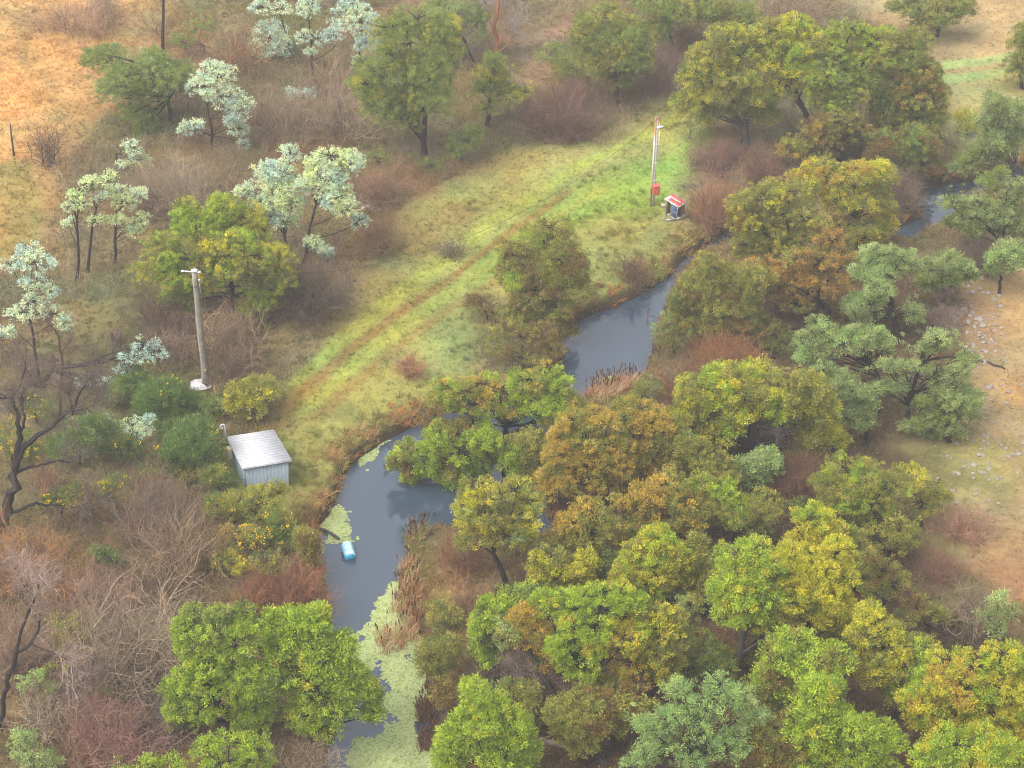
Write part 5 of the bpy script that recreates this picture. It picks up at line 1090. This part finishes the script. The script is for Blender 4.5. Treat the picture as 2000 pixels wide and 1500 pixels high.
bare_tree('dead_tree', 'leaning dark dead stem beside the small yellow tipped wattle', 'tree', (940,140), [([(940,140),(925,118),(912,92)], 1.0, .6), ([(925,118),(905,110)], .5, .2), ([(912,92),(905,75),(900,60)], .5, .2)], BK, TWB, tr=.1, tw_len=.9)
bare_tree('dead_limb', 'pale grey dead limbs spreading under the domed olive crown', 'dead limb', (1478,892), [([(1478,892),(1476,862)], 1.0, .9), ([(1476,862),(1466,842),(1468,815)], .8, .3), ([(1478,865),(1487,845),(1490,820)], .7, .25), ([(1480,870),(1505,852),(1520,835),(1538,828)], .7, .2), ([(1484,868),(1510,848),(1512,825)], .6, .2)], lin((176,164,152)) / 1.4, lin((160,148,138)) / 1.4, tr=.085, tw_len=.8)
bare_tree('dead_limb', 'pale broken branches lying beside the small blue green wattle', 'dead limb', (1505,932), [([(1505,932),(1530,926)], 1.0, .8), ([(1530,926),(1555,922),(1572,912),(1580,905)], .8, .3), ([(1525,934),(1540,940),(1548,946)], .7, .3), ([(1520,935),(1535,936)], .6, .3)], lin((176,156,142)) / 1.4, lin((166,146,134)) / 1.4, tr=.09, tw_len=.5)
bare_tree('dead_limb', 'white bare twigs beside the yellow olive crown', 'dead limb', (1732,395), [([(1732,395),(1738,380)], 1.0, .8), ([(1738,380),(1742,370),(1740,362)], .7, .3), ([(1738,378),(1748,372)], .6, .3), ([(1735,388),(1748,392)], .5, .2)], lin((196,184,170)) / 1.4, None, tr=.06)
bare_tree('dead_limb', 'forked black dead sapling on the edge of the boulders', 'dead limb', (1835,618), [([(1835,618),(1838,600),(1842,585)], 1.0, .8), ([(1842,585),(1852,570),(1862,552)], .7, .3), ([(1842,585),(1840,570)], .6, .3), ([(1850,606),(1862,600),(1866,578)], .6, .25)], BK, TWB, tr=.08, tw_len=.6)
bare_tree('dead_limb', 'grey spiky dead branches around the leaning dark trunk', 'dead limb', (1070,1395), [([(1070,1395),(1062,1360),(1052,1322)], 1.0, .8), ([(1052,1322),(1035,1300),(1018,1285)], .7, .3), ([(1052,1322),(1075,1322),(1096,1338)], .7, .3), ([(1052,1322),(1038,1335),(1028,1350)], .6, .3), ([(1052,1322),(1025,1318)], .6, .2), ([(1058,1340),(1066,1310)], .5, .2)], lin((120,104,94)) / 1.4, lin((130,112,102)) / 1.4, tr=.11, tw_len=1.0)
bare_tree('dead_limb', 'curved dead branches arching over the grey tangle', 'dead limb', (165,1418), [([(165,1418),(130,1408),(95,1402),(66,1405)], 1.0, .6), ([(95,1402),(105,1378),(135,1352)], .6, .35), ([(135,1352),(160,1335),(175,1320)], .35, .15), ([(165,1418),(150,1385),(125,1380)], .6, .3), ([(130,1408),(165,1402),(200,1395)], .5, .2)], BARK_DK * 1.3, TWB, tr=.11, tw_len=.8)

# ------------------------------------------------------------------ ground cover, reeds and duckweed
def inpoly(P, poly, f=0.0): return sdist(P, poly) < f
grow('meadow_grass', scatter(90000), lambda P, d: free(P) & (sdist(P, MEADOW) < .8 + .8 * rng.normal(size=len(P))), 'short green and straw grass covering the creek flat', 'grass', 5, (.14, .34), .017, 1.3, 1.5)
HILL = wpoly([(-400,-300),(340,-300),(330,0),(300,70),(235,190),(150,285),(110,335),(90,450),(50,500),(-400,560)])
grow('hillside_grass', scatter(60000), lambda P, d: free(P) & (sdist(P, HILL) < 1.2 * rng.normal(size=len(P))), 'long tan grass on the western hillside', 'grass', 5, (.3, .6), .02, 1.4, 1.5)
EAST = wpoly([(1890,560),(1960,510),(2100,480),(2500,500),(2500,1400),(2000,1180),(1880,1100),(1760,1000),(1720,900),(1850,800),(1890,700)])
NE = wpoly([(1500,-300),(1640,0),(1740,60),(1830,110),(1850,260),(1900,290),(2050,300),(2500,250),(2500,-300)])
grow('slope_grass', scatter(90000), lambda P, d: (sdist(P, EAST) < .8 * rng.normal(size=len(P))), 'short orange dry grass on the stony slope', 'grass', 4, (.1, .28), .016, 1.4, 1.5)
grow('far_grass', scatter(40000), lambda P, d: (sdist(P, NE) < .8 * rng.normal(size=len(P))), 'dry pinkish grass of the upper meadow', 'grass', 4, (.15, .36), .02, 1.4, 1.5)
def scrubland(P):
    return (sdist(P, MEADOW) > .3) & (sdist(P, HILL) > .3) & (sdist(P, EAST) > .3) & (sdist(P, NE) > .3)
grow('undergrowth', scatter(90000), lambda P, d: free(P) & scrubland(P) & (rng.uniform(size=len(P)) < .45 + .55 * sstep(.35, .6, fbm(P, 2.5, 91, 3))), 'brown bracken and dry undergrowth between the shrubs', 'undergrowth', 7, (.15, .5), .022, 1.5, 1.55)
# low dead brambles: arching canes
def brambles():
    P = scatter(70000); d = wdist(P)
    k = (d > .8) & scrubland(P) & free(P) & (rng.uniform(size=len(P)) < .75 * sstep(.42, .62, fbm(P, 3.2, 95, 3)))
    P = P[k]; n = len(P); z = height(P); m = 3; P3 = np.repeat(np.column_stack([P, z - .05]), m, 0); N_ = n * m
    a = rng.uniform(0, 2 * pi, N_); h = rng.uniform(.25, .9, N_) * (.5 + np.repeat(fbm(P, 4, 96, 2), m)); r = rng.uniform(.3, 1.1, N_)
    t = np.linspace(0, 1, 6)
    C = np.stack([P3[:, None, 0] + np.cos(a)[:, None] * r[:, None] * t, P3[:, None, 1] + np.sin(a)[:, None] * r[:, None] * t, P3[:, None, 2] + h[:, None] * 4 * t * (1.15 - t) * .75], -1)
    C[:, 1:] += rng.normal(size=(N_, 5, 3)) * .05
    R = rng.uniform(.006, .013, N_)[:, None] * np.linspace(1, .5, 6)
    col = np.repeat(gcol(P), m, 0) * rng.uniform(.9, 2.2, (N_, 1)); g = col.mean(1, keepdims=True); col = col * .75 + g * .25
    mb = MB(); mb.tubes(C, R, 3, col); o = mb.build('brambles', M_TWIG); tag(o, 'low tangle of dead bramble canes', 'undergrowth', kind='stuff')
brambles()
# knee to head high bare thickets that fill the ground between the separate shrubs
def thicket():
    polys = [wpoly(p) for p in ([(290,60),(480,60),(690,120),(700,320),(760,430),(560,470),(300,470),(200,420),(330,230)], [(240,600),(600,590),(660,640),(560,760),(430,740),(250,690)], [(-60,1030),(420,1030),(640,1150),(650,1330),(330,1420),(330,1560),(-60,1560)], [(1010,180),(1130,190),(1320,90),(1400,90),(1330,170),(1180,265),(1040,280)], [(1340,260),(1460,250),(1560,330),(1420,420),(1380,420)], [(1100,980),(1300,780),(1420,760),(1600,900),(1560,1000),(1300,1100)])]
    P = scatter(26000); d = wdist(P); sd = np.min([sdist(P, p) for p in polys], 0)
    k = (d > .6) & (sd < .6 * rng.normal(size=len(P))) & (fbm(P, 3.5, 111, 3) > .44) & free(P); P = P[k][:5200]; n0 = len(P)
    m = 4; n = n0 * m; B = np.repeat(np.column_stack([P, height(P) - .05]), m, 0) + np.column_stack([rng.normal(size=(n, 2)) * .12, np.zeros(n)])
    dr = unit(np.column_stack([rng.normal(size=(n, 2)) * .5, np.ones(n)])); hh = np.repeat(.45 + 1.5 * (fbm(P, 2.5, 112, 3) - .3), m) * rng.uniform(.6, 1.2, n)
    pal = np.array([lin(c) for c in ((124,104,86),(108,88,74),(140,118,98),(132,98,70),(116,102,78))]) * np.array([.84, .83, .70])
    f = vnoise(P, 3.0, 113); col = np.repeat(pal[np.clip((f * 6 - .5).astype(int), 0, 4)], m, 0) * rng.uniform(.75, 1.3, (n, 1))
    mb = MB()
    for g, (Q, R, C) in enumerate(grow_twigs(B, dr, np.clip(hh, .3, 1.6), np.full(n, .013), col, 2, (5,), .6, .5, .8)): mb.tubes(Q, R, 3, C)
    o = mb.build('bare_thicket', M_TWIG); tag(o, 'grey brown leafless brush filling the ground between shrubs', 'undergrowth', kind='stuff')
thicket()
# leafy low scrub between the shrubs
def scrub():
    P = scatter(120000); d = wdist(P); n = fbm(P, 3.0, 101, 3)
    k = (d > .5) & scrubland(P) & free(P) & (rng.uniform(size=len(P)) < .8 * sstep(.42, .6, n)); P, d = P[k][:30000], d[k][:30000]
    z = height(P, d); hh = fbm(P, 1.2, 102, 2)
    C = np.column_stack([P, z + rng.uniform(.05, .75, len(P)) * hh])
    col = pick_cols(np.column_stack([P, 0 * z]), [('BRN', .28), ('ORG', .22), ('GOR', .18), ('OLV', .24), ('GRY', .08)], 103, 4.0) * .9
    g = gcol(P, d) * 1.7; f = rng.uniform(.2, .8, (len(P), 1)); col = col * f + g * (1 - f)
    V, Q, CC = leaves(C, np.tile([0, 0, 1.], (len(C), 1)), col, 12, .24, .2, .016)
    o = mesh_np('low_scrub', V, [Q], M_LEAF, CC); tag(o, 'low leafy scrub and bracken covering the ground', 'undergrowth', kind='stuff')
scrub()
# drooping sedge along the banks
def sedge():
    P = scatter(140000); d = wdist(P); px, _ = to_px(np.column_stack([P, np.zeros(len(P))]))
    k = (d > .05) & (d < 1.0 + .5 * rng.normal(size=len(P))); P, d = P[k], d[k]; P = P[:9000]; d = d[:9000]
    z = height(P, d); tus = fbm(P, 1.1, 61, 2)
    kk = tus > .36; P, d, z, tus = P[kk], d[kk], z[kk], tus[kk]
    pal = np.array([G(176,128,76), G(150,112,66), G(164,150,86), G(128,116,62), G(186,150,100)])
    f = vnoise(P, 2.0, 62); c = 1.7 * pal[np.clip((f * 6 - .5 + rng.normal(size=len(f)) * .5).astype(int), 0, 4)]
    ln = rng.uniform(.4, .85, len(P)) * (.5 + tus)
    V, Q, T, C = blades(P, z, c, 12, ln, .016, 1.1)
    o = mesh_np('bank_sedge', V, [Q, T], M_GRASS, C); tag(o, 'straw and rust coloured sedge drooping over the creek banks', 'sedge', kind='stuff')
sedge()
# tussocks dotted through the meadow
def tussocks():
    P = scatter(14000); d = wdist(P); k = (d > .8) & (sdist(P, MEADOW) < .2) & (fbm(P, 5, 71, 3) > .5) & free(P); P, d = P[k][:1300], d[k][:1300]
    tr_ = np.stack([ldist(P, wpoly(l)) for l in ([(560,770),(700,640),(830,535),(960,430),(1150,320)], [(590,800),(720,690),(850,595),(950,520)], [(905,520),(1060,430),(1270,340),(1400,260)])], 1).min(1)
    P, d = P[tr_ > 1.3], d[tr_ > 1.3]
    c = gcol(P, d) * rng.uniform(1.1, 2.0, (len(P), 1)); V, Q, T, C = blades(P, height(P, d), c, 34, rng.uniform(.25, .6, len(P)), .014, 1.4)
    o = mesh_np('tussock_grass', V, [Q, T], M_GRASS, C); tag(o, 'lumpy grass tussocks dotted over the green flat', 'grass', kind='stuff')
tussocks()
# cattails
def reeds(name, label, polys, n, col, h, heads, z0=WZ, lean=.35):
    polys = [wpoly(p, WZ) for p in polys]
    lo = np.min([p.min(0) for p in polys], 0); hi = np.max([p.max(0) for p in polys], 0)
    P = rng.uniform(lo, hi, (n * 30, 2)); k = np.min([sdist(P, p) for p in polys], 0) < .1; P = P[k]; P = P[fbm(P, .7, 5, 2) > .46][:n]
    z = np.maximum(height(P), WZ - .1)
    pal = np.array([lin(c) / 1.0 for c in col]); c = pal[rng.integers(0, len(pal), len(P))]
    V, Q, T, C = blades(P, z, c, 6, rng.uniform(h * .6, h, len(P)), .017, lean)
    root = mesh_np(name, V, [Q, T], M_GRASS, C); tag(root, label, 'reeds', kind='stuff')
    m = int(len(P) * heads)
    if m:
        p = P[:m]; b = np.column_stack([p, z[:m]]); tip = b + np.column_stack([rng.normal(size=(m, 2)) * .12, rng.uniform(h * .9, h * 1.25, m)])
        t = np.linspace(0, 1, 4)[None, :, None]; S = b[:, None] * (1 - t) + tip[:, None] * t
        mb = MB(); mb.tubes(S, np.full((m, 4), .008), 3, np.tile(lin((120,96,62)) / 1.4, (m, 1)))
        u = unit(tip - b); e = tip[:, None] + u[:, None] * np.array([-.22, -.2, 0, .02])[None, :, None]
        mb.tubes(e, np.tile([.012, .03, .03, .01], (m, 1)), 6, np.tile(lin((86,56,38)) / 1.4, (m, 1)))
        o = mb.build('seed_heads', M_TWIG, None); o.parent = root; o['kind'] = 'stuff'
TAN = [(206,164,118),(186,142,98),(222,188,146),(166,124,88)]
reeds('cattail_reeds', 'dead tan cattails standing in the duckweed of the lower pool', [[(770,1140),(800,1120),(818,1180),(822,1270),(800,1290),(770,1270),(745,1280),(740,1240),(770,1220)]], 200, TAN, 1.35, .3)
reeds('cattail_reeds', 'pinkish dead cattails at the near end of the upper pool', [[(1118,795),(1150,775),(1185,755),(1225,745),(1245,755),(1235,775),(1190,805),(1140,810)]], 420, TAN + [(200,150,130)], 1.3, .2)
reeds('cattail_reeds', 'sparse cattails with dark heads at the bend of the lower pool', [[(792,1062),(815,1040),(850,1036),(850,1060),(820,1075)]], 90, [(150,150,90),(176,146,96)], 1.2, .5)
reeds('cattail_reeds', 'dark broken cattails by the bottom duckweed', [[(815,1370),(842,1375),(848,1470),(825,1470)]], 90, [(130,96,70),(104,78,60)], 1.1, .4)
reeds('cattail_reeds', 'green sedge trailing into the water opposite the trailer', [[(1255,552),(1300,535),(1320,548),(1290,562)]], 60, [(140,150,76),(160,164,90)], .8, 0, lean=1.0)

def duckweed():
    polys = [([(735,866),(700,890),(664,935),(658,950),(690,926),(716,916),(730,890)], .35), ([(636,1000),(618,1030),(632,1062),(668,1055),(662,1035),(688,1010),(692,995),(665,978)], .4),
             ([(782,1128),(750,1150),(735,1185),(730,1212),(700,1237),(664,1240),(676,1268),(720,1292),(746,1312),(742,1370),(764,1400),(716,1450),(690,1490),(680,1580),(880,1580),(848,1420),(838,1370),(828,1310),(820,1240),(800,1180)], .45), ([(798,1056),(782,1078),(815,1074),(836,1054)], .3), ([(1230,745),(1190,742),(1200,752)], .3)]
    V, Q, n = [], [], 0; allc = []
    for pts, f in polys:
        poly = wpoly(pts, WZ); lo, hi = poly.min(0) - 1, poly.max(0) + 1; st = .085
        X, Y = np.meshgrid(np.arange(lo[0], hi[0], st), np.arange(lo[1], hi[1], st)); P = np.column_stack([X.ravel(), Y.ravel()]); P += rng.uniform(-.03, .03, P.shape)
        ns = fbm(P, 1.4, 81, 4); d = sdist(P, poly); dens = -d / f + (ns - .5) * 7.0 + 1.2
        hole = np.zeros(len(P))
        for hx, hy, hr in ((792, 1392, 1.0), (775, 1408, .8), (745, 1425, .6), (815, 1420, .7), (690,1262,.5), (815,1478,.6), (760,1345,.5), (800,1330,.45), (735,1475,.7), (780,1455,.5), (705,1255,.4)):
            c = at(hx, hy, WZ)[:2]; hole = np.maximum(hole, 1.6 - np.linalg.norm(P - c, axis=1) / hr)
        k = (dens - hole * 1.6 >.75 + .5 * rng.uniform(size=len(P))) & (d < .9); P = P[k]; m = len(P)
        a = rng.uniform(0, 2 * pi, m); r = rng.uniform(.05, .085, (m, 6)); ang = a[:, None] + np.arange(6) * pi / 3
        v = np.stack([P[:, :1] + r * np.cos(ang), P[:, 1:] + r * np.sin(ang), np.repeat((WZ + .004 + rng.uniform(0, .006, m))[:, None], 6, 1)], -1)
        V.append(v.reshape(-1, 3)); Q.append((np.arange(m * 6) + n).reshape(-1, 6)); n += m * 6
        c = np.where(rng.uniform(size=(m, 1)) < .82, G(182,194,130), G(150,168,92)) * (.8 + .4 * vnoise(P, 1.1, 83)[:, None]) * rng.uniform(.85, 1.12, (m, 1)); allc.append(np.repeat(c, 6, 0))
    o = mesh_np('duckweed', np.concatenate(V), [np.concatenate(Q)], M_TWIG, np.concatenate(allc)); tag(o, 'pale green duckweed rafts floating along the creek edge', 'duckweed', kind='stuff')
duckweed()

# ------------------------------------------------------------------ haze, sky, sun, camera
HAZE = .0008
def haze():
    mb = MB(); mb.hexa(np.array([[x, y, z] for z in (-12, H + 4) for y in (-160, 910) for x in (-510, 510)]))
    m = bpy.data.materials.new('mist'); m.use_nodes = True; nt = m.node_tree; nt.nodes.clear()
    out = N(nt, 'ShaderNodeOutputMaterial'); v = N(nt, 'ShaderNodeVolumePrincipled'); v.inputs['Color'].default_value = (.95, .94, .95, 1); v.inputs['Density'].default_value = HAZE; v.inputs['Anisotropy'].default_value = .2
    nt.links.new(v.outputs['Volume'], out.inputs['Volume'])
    o = mb.build('haze', m); tag(o, 'thin pale mist hanging over the valley', 'haze', kind='stuff')
if HAZE: haze()
w = bpy.data.worlds.new('World'); SC.world = w; w.use_nodes = True; nt = w.node_tree
bg = nt.nodes['Background']; sky = N(nt, 'ShaderNodeTexSky'); sky.sky_type = 'NISHITA'; sky.sun_disc = False
SUN_EL, SUN_AZ = radians(56), radians(-135)
sky.sun_elevation = SUN_EL; sky.sun_rotation = SUN_AZ; sky.air_density = 1.0; sky.dust_density = 5.0; sky.ozone_density = 1.0
hs = N(nt, 'ShaderNodeHueSaturation'); hs.inputs['Saturation'].default_value = .22; hs.inputs['Value'].default_value = 1.0
nt.links.new(sky.outputs[0], hs.inputs['Color']); nt.links.new(hs.outputs[0], bg.inputs['Color']); bg.inputs['Strength'].default_value = .15
sl = bpy.data.lights.new('sun', 'SUN'); sl.energy = 1.0; sl.angle = radians(45); sl.color = (1, .95, .87)
so = bpy.data.objects.new('sun', sl); COL.objects.link(so)
dirv = Vector((sin(SUN_AZ) * cos(SUN_EL), cos(SUN_AZ) * cos(SUN_EL), sin(SUN_EL)))
so.rotation_euler = dirv.to_track_quat('Z', 'Y').to_euler(); so.location = (0, 60, 120)
cam = bpy.data.cameras.new('camera'); cam.sensor_width = 36; cam.lens = 36 * F / 2000; cam.clip_end = 3000; cam.clip_start = .5
co = bpy.data.objects.new('camera', cam); COL.objects.link(co); co.location = (0, 0, H); co.rotation_euler = (radians(90) - PITCH, 0, 0); SC.camera = co
SC.view_settings.view_transform = 'Standard'; SC.view_settings.look = 'None'; SC.view_settings.gamma = 1; SC.view_settings.exposure = 1.36
SC.render.engine = 'CYCLES'
SC.cycles.max_bounces = 6; SC.cycles.diffuse_bounces = 5; SC.cycles.transmission_bounces = 3; SC.cycles.glossy_bounces = 2; SC.cycles.volume_bounces = 0; SC.cycles.transparent_max_bounces = 8
SC.cycles.use_denoising = True; SC.cycles.denoiser = 'OPENIMAGEDENOISE'; SC.cycles.denoising_input_passes = 'RGB_ALBEDO_NORMAL'; SC.cycles.denoising_prefilter = 'NONE'
SC.render.filter_size = 1.1; SC.cycles.filter_width = 1.1
